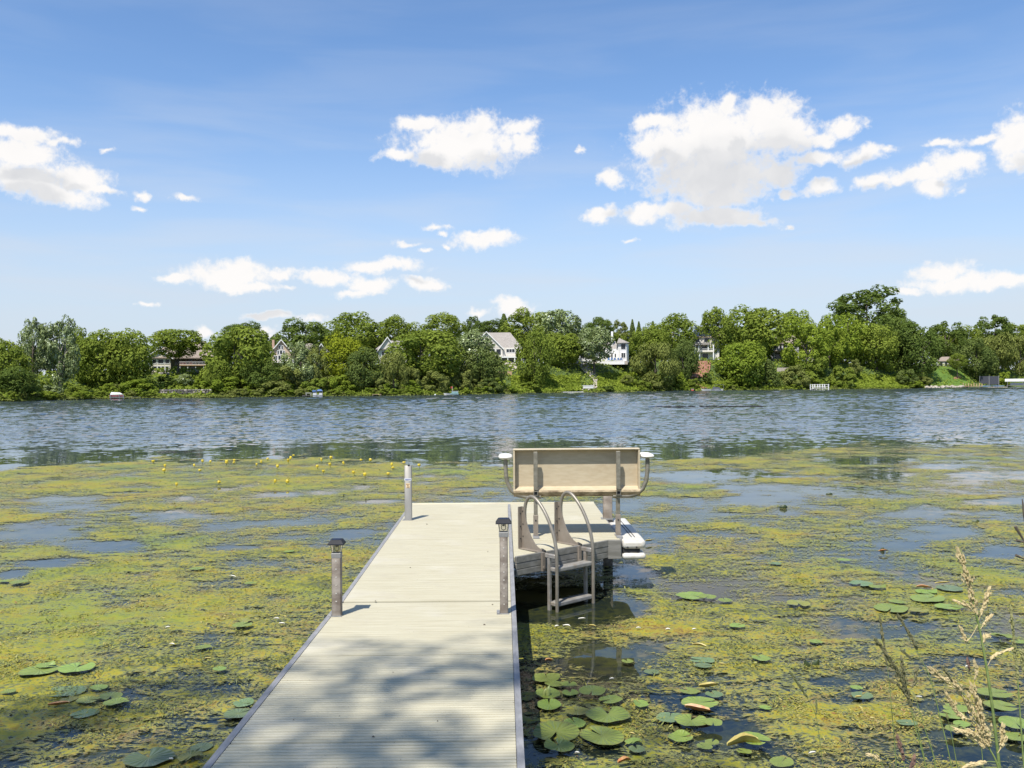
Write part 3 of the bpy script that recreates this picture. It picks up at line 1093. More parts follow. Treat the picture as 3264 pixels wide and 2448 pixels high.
def solar_lamp(label, p, top_u, zbase, glass_h, cap_h):
    t = thing('solar_post_lamp', label, 'lamp', tuple(dw(p.x, p.y + .03, zbase)), DYAW, 'solar lamps capping the near posts')
    b = MB()

    def frus(w0, z0, w1, z1, mi=0):
        b.add([(-w0, -w0, z0), (w0, -w0, z0), (w0, w0, z0), (-w0, w0, z0), (-w1, -w1, z1), (w1, -w1, z1), (w1, w1, z1), (-w1, w1, z1)],
              [(3, 2, 1, 0), (4, 5, 6, 7), (0, 1, 5, 4), (1, 2, 6, 5), (2, 3, 7, 6), (3, 0, 4, 7)], mi)
    frus(0.052, glass_h, 0.050, glass_h + 0.007)
    frus(0.050, glass_h + 0.007, 0.034, glass_h + cap_h)
    cap = b.build('lamp_cap', M['black'], t)
    b = MB()
    frus(0.026, glass_h + cap_h, 0.026, glass_h + cap_h + 0.002)
    b.build('solar_cell', mottled('solar_cell', (0.015, 0.02, 0.04), (0.02, 0.03, 0.06), 20, 0.5, spec=0.15), cap)
    b = MB()
    w0, w1 = 0.0255, 0.033
    b.add([(-w0, -w0, 0.004), (w0, -w0, 0.004), (w0, w0, 0.004), (-w0, w0, 0.004), (-w1, -w1, glass_h), (w1, -w1, glass_h), (w1, w1, glass_h), (-w1, w1, glass_h)],
          [(0, 1, 5, 4), (1, 2, 6, 5), (2, 3, 7, 6), (3, 0, 4, 7)])
    b.build('glass_shade', M['lamp_glass'], t)
    b = MB()
    for sx, sy in ((-1, -1), (1, -1), (1, 1), (-1, 1)):
        b.tube([(sx * w0, sy * w0, 0.002), (sx * w1, sy * w1, glass_h)], 0.0022, 5)
    b.each('shade_frame', M['post_pale'], t)
    b = MB()
    b.tube([(0, 0, glass_h), (0, 0, glass_h - 0.02)], 0.008, 8)
    b.tube([(0.012, 0, glass_h - .004), (0.014, 0, 0.02), (0.0, 0, 0.012), (-0.014, 0, 0.02), (-0.012, 0, glass_h - .004)], 0.0025, 5)
    b.build('bulb_holder', M['post_pale'], t)
    b = MB()
    b.box(-0.031, 0.031, -0.031, 0.031, -0.03, 0.003, bev=0.003)
    b.build('base_collar', M['alu'], t)
    return t


solar_lamp('black capped clear solar lamp on the left near post', pn, 0, deck_z(pn.y) + 0.405, 0.058, 0.031)
solar_lamp('black capped clear solar lamp on the right near post, in front of the platform', pr, 0, deck_z(pr.y) + 0.528, 0.058, 0.031)

# ------------------------------------------------------------------ bench
BZ = deck_z(2.45)
bench = thing('bench', 'tan plastic bench seen from behind, bolted to the side platform', 'bench', (0.622, 8.62, BZ), DYAW)
HX = 0.615
b = MB()
# back shell: a panel with a deep rearward lip on top and both sides, and a ledge along its foot
b.box(-HX, HX, 0.095, 0.110, 0.415, 0.832)
b.box(-HX, HX, 0.018, 0.1105, 0.8325, 0.848, bev=0.006)
b.box(-HX - 0.001, -HX + 0.016, 0.020, 0.095, 0.42, 0.832)
b.box(HX - 0.016, HX + 0.001, 0.020, 0.095, 0.42, 0.832)
b.prism([(0.095, 0.475), (0.006, 0.447), (0.006, 0.435), (0.096, 0.41)], -HX, HX, 'x')
back = b.build('backrest', M['bench'], bench)
b = MB()
b.prism([(0.004, 0.446), (-0.004, 0.43), (0.012, 0.395), (0.05, 0.382), (0.09, 0.408)], -HX + 0.002, HX - 0.002, 'x')
b.build('stained_lip', M['bench_stain'], back)
b = MB()
b.box(-HX, HX, 0.10, 0.53, 0.40, 0.425, bev=0.01)
b.box(-HX, HX, 0.50, 0.53, 0.34, 0.40)
b.build('seat', M['bench'], bench)
for sx in (-0.40, 0.40):
    b = MB()
    b.box(sx - 0.020, sx + 0.020, -0.022, 0.014, 0.452, 0.822, bev=0.003)
    b.build('back_tube', M['bench_tube'], bench)
    b = MB()
    zz0, zz1 = 0.397, 0.443
    b.box(sx - 0.0215, sx + 0.0215, -0.024, 0.45, zz1 - 0.006, zz1)
    b.box(sx - 0.0215, sx + 0.0215, -0.024, 0.45, zz0, zz0 + 0.006)
    b.box(sx - 0.0215, sx - 0.0155, -0.024, 0.45, zz0 + 0.006, zz1 - 0.006)
    b.box(sx + 0.0155, sx + 0.0215, -0.024, 0.45, zz0 + 0.006, zz1 - 0.006)
    o = b.build('seat_tube', M['bench_tube'], bench)
    b = MB()
    b.box(sx - 0.0155, sx + 0.0155, -0.012, -0.006, zz0 + 0.006, zz1 - 0.006)
    b.build('tube_shade_plug', M['dark'], o)  # dark plug painted as the shade inside the open tube end
    b = MB()
    b.box(sx - 0.019, sx + 0.019, 0.02, 0.058, 0.20, 0.3965, bev=0.003)
    leg = b.build('leg', M['bench_tube'], bench)
    b = MB()
    b.box(sx - 0.0235, sx + 0.0235, 0.014, 0.064, 0.006, 0.205, bev=0.003)
    b.build('leg_sleeve', M['bracket'], leg)
    b = MB()
    b.tube([(sx, 0.0105, 0.155), (sx, 0.014, 0.155)], 0.008, 8)
    b.build('bolt', M['dark'], leg)
    b = MB()
    b.box(sx - 0.03, sx + 0.03, -0.10, 0.10, 0.0015, 0.0065)
    b.box(sx - 0.03, sx + 0.03, -0.105, -0.098, -0.022, 0.0065)
    b.build('base_plate', M['alu'], leg)
for sx in (-1, 1):
    b = MB()
    pts = [(0.35, 0.384), (0.50, 0.384), (0.58, 0.40), (0.64, 0.45), (0.675, 0.53), (0.688, 0.62), (0.69, 0.745)]
    pp = []
    for i in range(len(pts) - 1):
        for k in range(3):
            t_ = k / 3
            pp.append((sx * (pts[i][0] * (1 - t_) + pts[i + 1][0] * t_), 0.03, pts[i][1] * (1 - t_) + pts[i + 1][1] * t_))
    pp.append((sx * pts[-1][0], 0.03, pts[-1][1]))
    b.tube(pp, 0.021, 10)
    b.build('arm_tube', M['bench_tube'], bench, smooth=True)
    b = MB()
    b.box(sx * 0.69 - 0.071, sx * 0.69 + 0.071, -0.03, 0.30, 0.742, 0.796, bev=0.024)
    o = b.build('armrest', M['armrest'], bench, smooth='all')
    md = o.modifiers.new('round', 'SUBSURF')
    md.levels = md.render_levels = 1

# ------------------------------------------------------------------ swim ladder on the wedge
lp = dw(WN[0], WN[1], deck_z(1.85))
ladder = thing('swim_ladder', 'metal swim ladder with two hooped handrails at the platform corner', 'ladder', tuple(lp), DYAW + ang)
S1, S2 = 0.325, 0.785


def smooth_path(pts, k=6):
    pts = [Vector(p) for p in pts]
    out = []
    for i in range(len(pts) - 1):
        p0, p1, p2, p3 = pts[max(i - 1, 0)], pts[i], pts[i + 1], pts[min(i + 2, len(pts) - 1)]
        for j in range(k):
            t = j / k
            out.append(0.5 * ((2 * p1) + (p2 - p0) * t + (2 * p0 - 5 * p1 + 4 * p2 - p3) * t * t + (3 * p1 - p0 - 3 * p2 + p3) * t ** 3))
    out.append(pts[-1])
    return out


for s in (S1, S2):
    # quarter plate with a concave outer edge
    b = MB()
    prof = [(0.255, 0.004), (0.255, 0.375), (0.235, 0.375)]
    for k in range(11):
        t = k / 10
        prof.append((0.232 - 0.235 * t ** 1.25, 0.36 * (1 - t) ** 1.9 + 0.022))
    prof.append((-0.004, 0.004))
    b.prism(prof, s - 0.004, s + 0.004, 'x')
    b.box(s - 0.048, s + 0.0045, 0.252, 0.259, 0.003, 0.378)
    b.box(s - 0.046, s + 0.0045, -0.004, 0.251, 0.002, 0.0065)
    pl = b.build('mounting_plate', M['bracket'], ladder)
    b = MB()
    for (y, z) in ((0.242, 0.335), (0.238, 0.22), (0.238, 0.11)):
        b.tube([(s - 0.0065, y, z), (s + 0.0065, y, z)], 0.007, 8)
        b.tube([(s - 0.024, y + 0.008, z - .02), (s - 0.024, y + 0.022, z - .02)], 0.006, 8)
    b.each('bolt', M['dark'], pl)
    b = MB()
    hp = smooth_path([(s + .012, 0.225, 0.20), (s + .012, 0.232, 0.33), (s + .012, 0.21, 0.425), (s + .012, 0.155, 0.472), (s + .012, 0.085, 0.458), (s + .012, 0.0, 0.385), (s + .012, -0.075, 0.285),
                      (s + .012, -0.135, 0.165), (s + .012, -0.167, 0.04), (s + .012, -0.175, -0.1), (s + .012, -0.175, -0.5), (s + .012, -0.175, -0.95)])
    b.tube(hp, 0.0155, 10)
    b.build('handrail', M['hoop'], ladder, smooth=True)
    b = MB()
    b.box(s - 0.002, s + 0.026, -0.096, -0.066, -0.95, -0.046, bev=0.003)
    b.build('rear_rail', M['tread'], ladder)
    b = MB()
    b.box(s - 0.004, s + 0.028, -0.162, 0.012, -0.044, -0.006, bev=0.006)
    arm = b.build('hinge_arm', M['tread'], ladder)
    b = MB()
    b.tube(smooth_path([(s + .012, 0.03, -0.006), (s + .012, 0.012, 0.016), (s + .012, -0.03, 0.006)], 4), 0.012, 8)
    b.build('hinge_strap', M['dark'], arm)
    b = MB()
    b.box(s - 0.035, s + 0.0, -0.045, -0.026, -0.16, 0.002)
    b.tube([(s - 0.017, -0.05, -0.13), (s - 0.017, -0.03, -0.13)], 0.014, 8)
    b.build('hook_bracket', M['bracket'], arm)
for k in range(3):
    z = -0.125 - 0.30 * k
    b = MB()
    b.box(S1 + 0.012, S2 + 0.012, -0.172, -0.068, z - 0.034, z, bev=0.006)
    b.build('step', M['tread'], ladder)

# ------------------------------------------------------------------ water lilies


def pad_material(name, c1, c2, rough=0.42, spec=0.5):
    m, g = material(name)
    tc = g.new('ShaderNodeTexCoord')
    oi = g.new('ShaderNodeObjectInfo')
    sep = g.new('ShaderNodeSeparateXYZ')
    g.l.new(tc.outputs['Object'], sep.inputs[0])
    th = g.math('ARCTAN2', sep.outputs[0], sep.outputs[1])
    n = g.noise(tc.outputs['Object'], 3.0, 4, 0.6)
    vein = g.math('ABSOLUTE', g.math('SINE', g.math('ADD', g.math('MULTIPLY', th, 9.0), g.math('MULTIPLY', n, 2.0))))
    rad = g.vec('LENGTH', tc.outputs['Object'])
    col = g.mix(g.step(n, 0.3, 0.7), c1, c2)
    col = g.mix(g.math('MULTIPLY', g.step(vein, 0.22, 0.02), 0.30), col, tuple(min(1, c * 1.5) for c in c2))
    col = g.mix(g.math('MULTIPLY', g.step(rad, 0.16, 0.02), 0.4), col, (0.19, 0.24, 0.06))
    col = g.mix(g.math('MULTIPLY', g.step(rad, 0.455, 0.5), 0.45), col, (0.20, 0.19, 0.055))
    h = g.new('ShaderNodeHueSaturation')
    g.put(h.inputs['Hue'], g.math('MULTIPLY_ADD', oi.outputs['Random'], 0.03, 0.478))
    g.put(h.inputs['Value'], g.math('MULTIPLY_ADD', oi.outputs['Random'], 0.35, 0.82))
    g.l.new(col, h.inputs['Color'])
    sp = g.noise(tc.outputs['Object'], 22, 2, 0.5)
    fin = g.mix(g.step(sp, 0.70, 0.74), h.outputs[0], (0.10, 0.07, 0.03))
    p = principled(g, **{'Base Color': fin, 'Roughness': rough, 'Specular IOR Level': spec})
    b = g.new('ShaderNodeBump')
    b.inputs['Strength'].default_value = 0.4
    b.inputs['Distance'].default_value = 0.02
    g.l.new(g.math('ADD', vein, n), b.inputs['Height'])
    g.l.new(b.outputs[0], p.inputs['Normal'])
    return m


PAD = {'g': pad_material('lily_leaf_green', (0.145, 0.215, 0.036), (0.195, 0.265, 0.052)),
       'd': pad_material('lily_leaf_dull', (0.10, 0.155, 0.065), (0.14, 0.20, 0.09), 0.35, 0.5),
       'y': pad_material('lily_leaf_yellowing', (0.17, 0.20, 0.035), (0.25, 0.25, 0.05)),
       'o': pad_material('lily_leaf_rotting', (0.30, 0.12, 0.03), (0.36, 0.22, 0.06), 0.5)}


def pad_mesh(seed, open_=0.2, wave=0.02, curl=0.0):
    r = random.Random(seed)
    n, rings = 34, 4
    ph = [r.uniform(0, 6.28) for _ in range(4)]
    vs, fs = [(0, 0, 0.0)], []
    for k in range(1, rings + 1):
        q = k / rings
        for i in range(n + 1):
            a = open_ + (2 * math.pi - 2 * open_) * i / n
            rad = 0.5 * q * (1 + 0.05 * math.sin(2 * a + ph[0]) + 0.025 * math.sin(5 * a + ph[1]) * q)
            if i in (0, n) and k == rings:
                rad *= 0.93
            z = wave * q * q * math.sin(3 * a + ph[2]) + wave * .4 * q ** 3 * math.sin(9 * a + ph[3]) + 0.012 * q ** 6
            lift = curl * max(0, math.cos(a - ph[1])) ** 3 * q * q
            vs.append((rad * math.cos(a) * (1 - .6 * lift), rad * math.sin(a) * (1 - .6 * lift), z + lift * 0.5))
    for i in range(n):
        fs.append((0, 1 + i, 2 + i))
    for k in range(rings - 1):
        o, p = 1 + k * (n + 1), 1 + (k + 1) * (n + 1)
        fs += [(o + i, p + i, p + i + 1, o + i + 1) for i in range(n)]
    b = MB()
    b.add(vs, fs)
    return b


pad_protos = []
for k, (op, wv, cu) in enumerate(((0.10, .010, 0), (0.22, .014, 0), (0.06, .018, .12), (0.30, .012, 0), (0.15, .022, .25), (0.2, .016, .06))):
    o = pad_mesh(k + 3, op, wv, cu).build('lily_pad', PAD['g'], smooth='all')
    o.hide_render = True
    pad_protos.append(o.data)
    bpy.data.objects.remove(o)

# (x, y, width in the photograph, tone, form, label); a label of None belongs to the small pads that look alike
PADS = [
    (1742, 2165, 98, 'g', 2, 'big lily pad with curled up rim, topmost of the cluster beside the dock'), (1768, 2186, 60, 'g', 0, 'lily pad tucked under the curled pad beside the dock'),
    (1813, 2188, 52, 'g', 3, 'small lily pad touching the right of the curled pad by the dock'), (1746, 2219, 88, 'g', 1, 'lily pad half in the dock shadow, holding a pale upright bud'),
    (1888, 2213, 92, 'g', 0, 'broad flat lily pad at the upper right of the cluster beside the dock'), (1818, 2212, 58, 'g', 3, 'small lily pad overlapped on its right by a broad flat pad'),
    (1750, 2252, 90, 'g', 0, 'lily pad below the bud pad, its edge in the dock shadow'), (1946, 2238, 76, 'g', 1, 'lily pad with frayed edge, rightmost in the upper cluster beside the dock'),
    (1840, 2277, 74, 'y', 3, 'pale yellow green lily pad with wide notch left of the large notched pad'), (1938, 2290, 138, 'g', 3, 'large round lily pad with a clear notch pointing away from the camera'),
    (1832, 2309, 78, 'g', 0, 'lily pad peeping from behind the largest pad beside the dock'), (1773, 2340, 162, 'g', 1, 'largest lily pad of all, right against the dock'),
    (1919, 2355, 142, 'g', 0, 'large oval lily pad in front of the large notched pad'), (1782, 2388, 100, 'g', 5, 'spotted lily pad nearest the camera in the cluster beside the dock'),
    (2042, 2255, 58, 'g', 4, 'small lobed lily pad alone right of the dock cluster'), (2198, 2207, 62, 'g', 3, 'small heart shaped lily pad below a withered yellow leaf'),
    (2276, 2215, 60, 'd', 1, 'dull sunken lily pad under a withered yellow leaf'), (2230, 2248, 112, 'g', 0, 'wide lily pad in open weed right of the dock cluster'),
    (2203, 2307, 106, 'g', 3, 'lily pad with rotting orange leaf at its far edge'), (2273, 2315, 62, 'g', 0, 'small lily pad overlapping the rim of the pad with the orange leaf'),
    (2169, 2355, 78, 'g', 4, 'lily pad with a raised corner at the dark pool'), (2135, 2290, 90, 'd', 2, 'dark folded lily pad rising behind the pad with a raised corner'), (2269, 2375, 48, 'g', 1, 'small round lily pad floating in the dark pool'),
    (2246, 2390, 50, 'g', 0, 'small narrow lily pad in front of the dark pool'), (2403, 2369, 104, 'g', 5, 'lily pad with a yellow folded leaf lying across it'),
    (2372, 2400, 46, 'g', 1, 'little lily pad in front of the pad with the yellow folded leaf'), (2238, 2106, 76, 'd', 1, 'dull lily pad behind another, mid way out right of the ladder'),
    (2242, 2125, 54, 'd', 0, 'green lily pad in front of a dull one, right of the ladder'), (2426, 2106, 62, 'g', 1, 'single lily pad beside two dark upright leaves'),
    (2492, 2443, 84, 'g', 0, 'lily pad cut by the bottom edge of the view'), (2840, 1942, 112, 'g', 0, 'long lily pad, front left of the raft far right of the platform'),
    (2957, 1912, 110, 'g', 0, 'widest lily pad of the raft far right of the platform'), (3021, 1940, 76, 'g', 1, 'lily pad right of the widest pad in the far right raft'),
    (3060, 1940, 46, 'g', 3, 'small lily pad overlapping its neighbour behind the tall grass head'), (3026, 1880, 82, 'd', 0, 'lily pad at the back of the far right raft'), (2955, 1890, 70, 'g', 4, 'lily pad with dead brown leaf behind the widest pad'),
    (2745, 1861, 80, 'd', 1, 'dull lily pad leftmost behind the far right raft'), (2799, 1876, 56, 'g', 4, 'lily pad with dark curled edge behind the far right raft'), (2860, 1925, 50, 'g', 0, 'small pad between the long pad and the widest pad of the far right raft'), (2929, 1953, 60, 'y', 1, 'yellowed lily pad with brown middle in front of the far right raft'),
    (2730, 2196, 42, 'g', 0, 'small pale pad above the olive sunken pad at the right'), (2748, 2219, 72, 'd', 1, 'olive sunken lily pad with a white petal lying in front'), (2891, 2308, 62, 'd', 0, 'sunken lily pad crossed by thin grass stems'),
    (3169, 2219, 100, 'g', 0, 'lily pad behind the thick pale grass stem, topmost at the right bank'), (3190, 2262, 94, 'g', 1, 'lily pad right of the thick grass stem, second from top'), (3049, 2262, 76, 'g', 0, 'lily pad left of the plumed grass head'),
    (3034, 2285, 78, 'g', 3, 'lily pad just below left of the plumed grass head'), (3065, 2316, 52, 'g', 0, 'small pad beneath two pads left of the plumed grass head'), (3047, 2334, 64, 'g', 1, 'lower lily pad left of the plumed grass head, by dark water'), (3238, 2318, 104, 'g', 0, 'lily pad at the right edge of the view, upper of two'),
    (3244, 2354, 80, 'g', 1, 'lily pad at the right edge of the view, lower of two'), (3192, 2032, 64, 'g', 4, 'lily pad with lifted rim near the green grass spike at the right edge'), (3249, 2052, 46, 'g', 3, 'small pad at the right edge below the pad with lifted rim'),
    (2545, 1930, 80, 'y', 1, 'faint yellow green pad alone in the middle of the right hand weed'), (2311, 1921, 52, 'g', 0, 'small pad right of the wide pale pad beyond the bumpers'), (2207, 1902, 104, 'g', 1, 'wide pale lily pad far out beyond the platform bumpers'), (2255, 1906, 60, 'g', 0, 'small pad overlapping the wide pale pad beyond the bumpers'),
    (127, 2144, 118, 'g', 0, 'left one of two broad lily pads lying side by side, left of the dock'), (244, 2137, 108, 'g', 3, 'right one of two broad lily pads lying side by side, left of the dock'), (147, 2131, 62, 'g', 4, 'small lobed lily pad behind the left one of two broad pads'),
    (208, 2205, 122, 'd', 1, 'dark shaded lily pad with black notch left of the dock'), (314, 2198, 60, 'g', 2, 'lily pad with its right rim curled up, left of the dock'), (353, 2227, 78, 'g', 1, 'upper pad of a patch of overlapping lily pads left of the dock'),
    (282, 2241, 72, 'y', 5, 'yellowish pad of the overlapping patch left of the dock, with pale bud'), (370, 2250, 78, 'g', 2, 'lower right pad of the overlapping patch, rim turned up'), (219, 2234, 52, 'y', 3, 'small yellowish pad beside an orange rotting leaf'), (271, 2277, 82, 'd', 0, 'dull sunken pad below the overlapping patch left of the dock'),
    (27, 2211, 44, 'g', 0, 'small pad at the left edge, below the two broad pads'), (475, 2422, 158, 'd', 3, 'large dark bluish lily pad at the bottom edge left of the dock'), (606, 2426, 78, 'y', 4, 'yellowish lily pad with a dark hole beside the dark bluish pad'),
    (760, 2275, 92, 'd', 0, 'lower of two dull pads against the left rail of the dock'), (777, 2243, 68, 'd', 2, 'upper of two dull pads against the left rail of the dock'), (646, 2069, 52, 'g', 1, 'single pad halfway between the left dock rail and two broad pads'),
    (777, 1985, 54, 'y', 4, 'upper ragged pad near the foot of the left lamp post'), (773, 2000, 60, 'g', 1, 'lower pad near the foot of the left lamp post'), (642, 2383, 72, 'd', 0, 'sunken pad close to the dock near the bottom edge'),
    (628, 1816, 46, 'g', 0, 'tiny pad far left, level with the left lamp post top'), (798, 1863, 36, 'g', 1, 'tiny pad in the weed left of the far half of the left lamp post'), (13, 1858, 34, 'g', 0, 'tiny pad cut by the left edge, beside blue open water'), (60, 1862, 56, 'g', 0, 'small pad near the left edge, just below blue open water'), (2077, 2142, 52, 'd', 0, 'dull lone pad left of two pads right of the ladder'), (2000, 2113, 40, 'g', 3, 'small pad beside the reflection of the ladder'), (2019, 2373, 60, 'g', 4, 'lobed pad behind a sunken one, right of the large oval pad'),
    (2030, 2394, 58, 'd', 1, 'sunken pad right of the large oval pad near the dark pool'), (700, 2142, 46, 'g', 0, 'small lone pad nearest the left rail, below the lamp post'), (2440, 2260, 40, 'g', 1, 'small lone pad right of the wide pad in open weed'), (2600, 2050, 44, 'g', 0, 'small lone pad above the pair of dark upright leaves'), (2350, 2000, 50, 'g', 1, 'small lone pad right of the ladder, above two stacked pads'), (2690, 1790, 44, 'g', 0, 'small lone pad above the far right raft'), (2470, 1800, 40, 'd', 1, 'small dull pad far right of the white bumpers'), (920, 1760, 34, 'g', 0, 'tiny pad left of the far section of the dock'),
]
POS = []
for i, (x, y, w, tone, form, lab) in enumerate(PADS):
    o = bpy.data.objects.new('lily_pad', pad_protos[form])
    COL.objects.link(o)
    p = at(x, y, 0.02)
    s = w * p.y / F * 1.02
    o.location = (p.x, p.y, 0.026 + 0.0035 * (i % 5) + (0.004 if tone != 'd' else -0.004))
    r = random.Random(i * 13 + 1)
    o.scale = (s, s * r.uniform(0.88, 1.0), s)
    o.rotation_euler = (r.uniform(-.02, .02), r.uniform(-.02, .02), r.uniform(0, 6.28) if form not in (3,) else 1.57 + r.uniform(-.6, .9))
    o.material_slots[0].link = 'OBJECT'
    o.material_slots[0].material = PAD[tone]
    tag(o, lab or 'small lily pad lying alone among the algae, well away from any cluster', 'lily pad', 'lily pads on the lake')

# withered and folded leaves, petals
FOLD = {'yellow': mottled('withered_yellow_leaf', (0.36, 0.28, 0.07), (0.46, 0.40, 0.13), 30, 0.5), 'orange': mottled('rotting_orange_leaf', (0.36, 0.13, 0.04), (0.45, 0.28, 0.10), 40, 0.5),
        'dark': mottled('upright_dark_leaf', (0.02, 0.035, 0.012), (0.05, 0.07, 0.02), 20, 0.5), 'white': mottled('fallen_petal', (0.62, 0.60, 0.52), (0.74, 0.72, 0.64), 20, 0.5), 'bud': mottled('pale_bud', (0.30, 0.36, 0.10), (0.42, 0.46, 0.18), 20, 0.4)}


def blade_leaf(name, label, cat, x, y, w, h, mat, upright=0.1, seed=0, group=None):
    """a crumpled or rolled leaf: curved sheet with thickness"""
    p = at(x, y, 0.02)
    k = p.y / F
    r = random.Random(seed)
    W, Hh = w * k, h * k
    nu, nv = 9, 5
    b = MB()
    for side in (0, 1):
        vs = []
        for i in range(nu):
            t = i / (nu - 1)
            prof = math.sin(math.pi * min(1, t * .92 + .06)) ** 0.6
            for j in range(nv):
                q = j / (nv - 1) - .5
                xx = (t - .5) * W + r.uniform(-.05, .05) * W * (side == 0)
                yy = q * Hh * prof * (1 - upright)
                zz = 0.012 + (abs(q) * 1.4) * Hh * prof * (0.25 + upright) + 0.25 * Hh * upright * math.sin(t * 5 + seed) - side * 0.004
                vs.append((xx, yy, zz))
        fs = [(i * nv + j, (i + 1) * nv + j, (i + 1) * nv + j + 1, i * nv + j + 1) for i in range(nu - 1) for j in range(nv - 1)]
        if side:
            fs = [f[::-1] for f in fs]
        b.add(vs, fs)
    o = b.build(name, FOLD[mat], smooth='all')
    o.location = (p.x, p.y, 0.03)
    o.rotation_euler = (0, 0, r.uniform(-.5, .5))
    return tag(o, label, cat, group)


def upright_leaf(label, x, y, w, h, lean):
    p = at(x, y + h / 2, 0)
    k = p.y / F
    b = MB()
    W, Hh = w * k, h * k * 1.05
    n = 8
    for side in (0, 1):
        vs = []
        for i in range(n):
            t = i / (n - 1)
            wd = W * .5 * math.sin(math.pi * (0.12 + .86 * t)) ** .7
            for q in (-1, -.4, .4, 1):
                vs.append((wd * q + lean * Hh * t * t, 0.25 * W * (q * q) + side * .003, Hh * t))
        fs = [(i * 4 + j, i * 4 + j + 1, i * 4 + j + 5, i * 4 + j + 4) for i in range(n - 1) for j in range(3)]
        b.add(vs, fs if not side else [f[::-1] for f in fs])
    o = b.build('upright_leaf', FOLD['dark'], smooth='all')
    o.location = (p.x, p.y, -0.01)
    return tag(o, label, 'leaf', 'dark leaves standing out of the water')


blade_leaf('withered_leaf', 'crumpled yellow leaf just behind a dull pad, right of the dock cluster', 'leaf', 2258, 2197, 62, 26, 'yellow', .35, 3)
blade_leaf('withered_leaf', 'yellow folded leaf draped on a lily pad near the bottom edge', 'leaf', 2372, 2382, 110, 46, 'yellow', .5, 5)
blade_leaf('withered_leaf', 'rotting orange leaf against the far rim of a lily pad', 'leaf', 2224, 2272, 80, 34, 'orange', .3, 8)
blade_leaf('withered_leaf', 'rotting orange and brown leaf left of the overlapping patch of pads', 'leaf', 188, 2255, 62, 20, 'orange', .3, 9)
blade_leaf('withered_leaf', 'yellow leaf scrap floating beyond the reflection of the ladder', 'leaf', 2230, 2066, 46, 14, 'yellow', .3, 12)
blade_leaf('withered_leaf', 'orange leaf scrap at the bottom edge in front of the dock cluster', 'leaf', 1990, 2438, 46, 26, 'orange', .3, 17)
blade_leaf('withered_leaf', 'small orange leaf in the shaded weed beside the dock', 'leaf', 1750, 2113, 24, 12, 'orange', .3, 19)
blade_leaf('withered_leaf', 'orange leaf scrap right of the white bumpers', 'leaf', 2068, 1729, 26, 10, 'yellow', .3, 21)
blade_leaf('withered_leaf', 'brown orange leaf under a dark upright leaf, mid right', 'leaf', 2816, 1761, 30, 10, 'orange', .3, 23)
blade_leaf('withered_leaf', 'dead brown leaf behind the widest pad of the far right raft', 'leaf', 2945, 1878, 46, 14, 'orange', .3, 25)
blade_leaf('withered_leaf', 'long pale rolled leaf behind the far right raft', 'leaf', 3005, 1864, 60, 10, 'yellow', .2, 27)
for i, (x, y) in enumerate(((1855, 1980), (2213, 2014), (1806, 2113 - 110), (1776, 2005), (2130, 2015), (2015, 2350), (2737, 2232), (2930, 2232), (1950, 2174), (547, 2062), (663, 2108), (882, 1980), (898, 1996), (545, 2432), (534, 2008), (2590, 2412), (3085, 2134), (3180, 2132), (1840, 2412), (2300, 2126), (1887, 2003), (2035, 2010), (740, 1843))):
    blade_leaf('fallen_petal', 'tiny pale petal floating on the algae', 'petal', x, y, random.Random(i).uniform(12, 26), random.Random(i + 50).uniform(7, 11), random.Random(i).choice(('white', 'white', 'yellow')), .2, 40 + i, 'fallen petals on the algae')
for lab, x, y, w in (('dark scrap of bark on the deck near the right lamp post', 1544, 1978, 12), ('tiny dark crumb on the deck in front of the far post', 1361, 1670, 8), ('small brown crumb on the middle of the far deck section', 1308, 1799, 7), ('brown leaf crumb on the deck behind the seam at the right', 1570, 1911, 9),
                     ('small dark crumb on the far deck, right half', 1555, 1752, 6), ('dark crumb at the left of the deck just beyond the seam', 1197, 1899, 8), ('tiny dark crumb low on the near deck, left', 936, 2296, 8), ('tiny crumbs of dirt low on the near deck, middle', 1190, 2352, 14), ('dark crumb on the near deck, left of middle', 1253, 2137, 7), ('dark crumb low on the near deck, right', 1395, 2300, 8)):
    p = at(x, y, 0.52)
    q = to_dock(p)
    r = random.Random(x)
    b = MB()
    k_ = 0.6 * w * p.y / F
    b.tube([(-k_ * .5, 0, .001), (-k_ * .1, k_ * .1, .003), (k_ * .5, 0, .001)], [k_ * .12, k_ * .3, k_ * .1], 6)
    pd = dw(q.x, q.y, deck_z(q.y) + .001)
    tag(b.build('deck_crumb', M['bark'], loc=tuple(pd)), lab, 'debris', 'crumbs lying on the deck')
upright_leaf('left one of a pair of dark leaves poking up in the right hand weed', 2577, 2118, 20, 30, -.25)
upright_leaf('right one of a pair of dark leaves poking up in the right hand weed', 2600, 2114, 24, 30, .3)
upright_leaf('dark leaf poking up far out right of the bench', 2498, 1615, 26, 14, .2)
upright_leaf('dark leaf poking up at the far right, beyond the right hand pools', 3112, 1661, 24, 12, .4)
upright_leaf('dark leaf standing on a brown floating leaf, mid right', 2814, 1750, 14, 14, .1)
upright_leaf('dark leaf tip low in the weed beyond the raft of pads, right', 2645, 1573, 22, 7, .1)
p = at(1746, 2216, 0.04)
b = MB()
b.tube([(0, 0, -.05), (0, 0, .015), (0.004, 0, .04), (0.01, 0, .062)], [.008, .016, .014, .003], 8)
b.tube([(-.02, 0, -.05), (-.022, 0, .01), (-0.016, 0, .03), (-.008, 0, .045)], [.006, .010, .009, .002], 8)
tag(b.build('lily_bud', FOLD['bud'], smooth='all', loc=(p.x, p.y, 0.04)), 'pale green pointed bud standing on a pad beside the dock', 'bud')

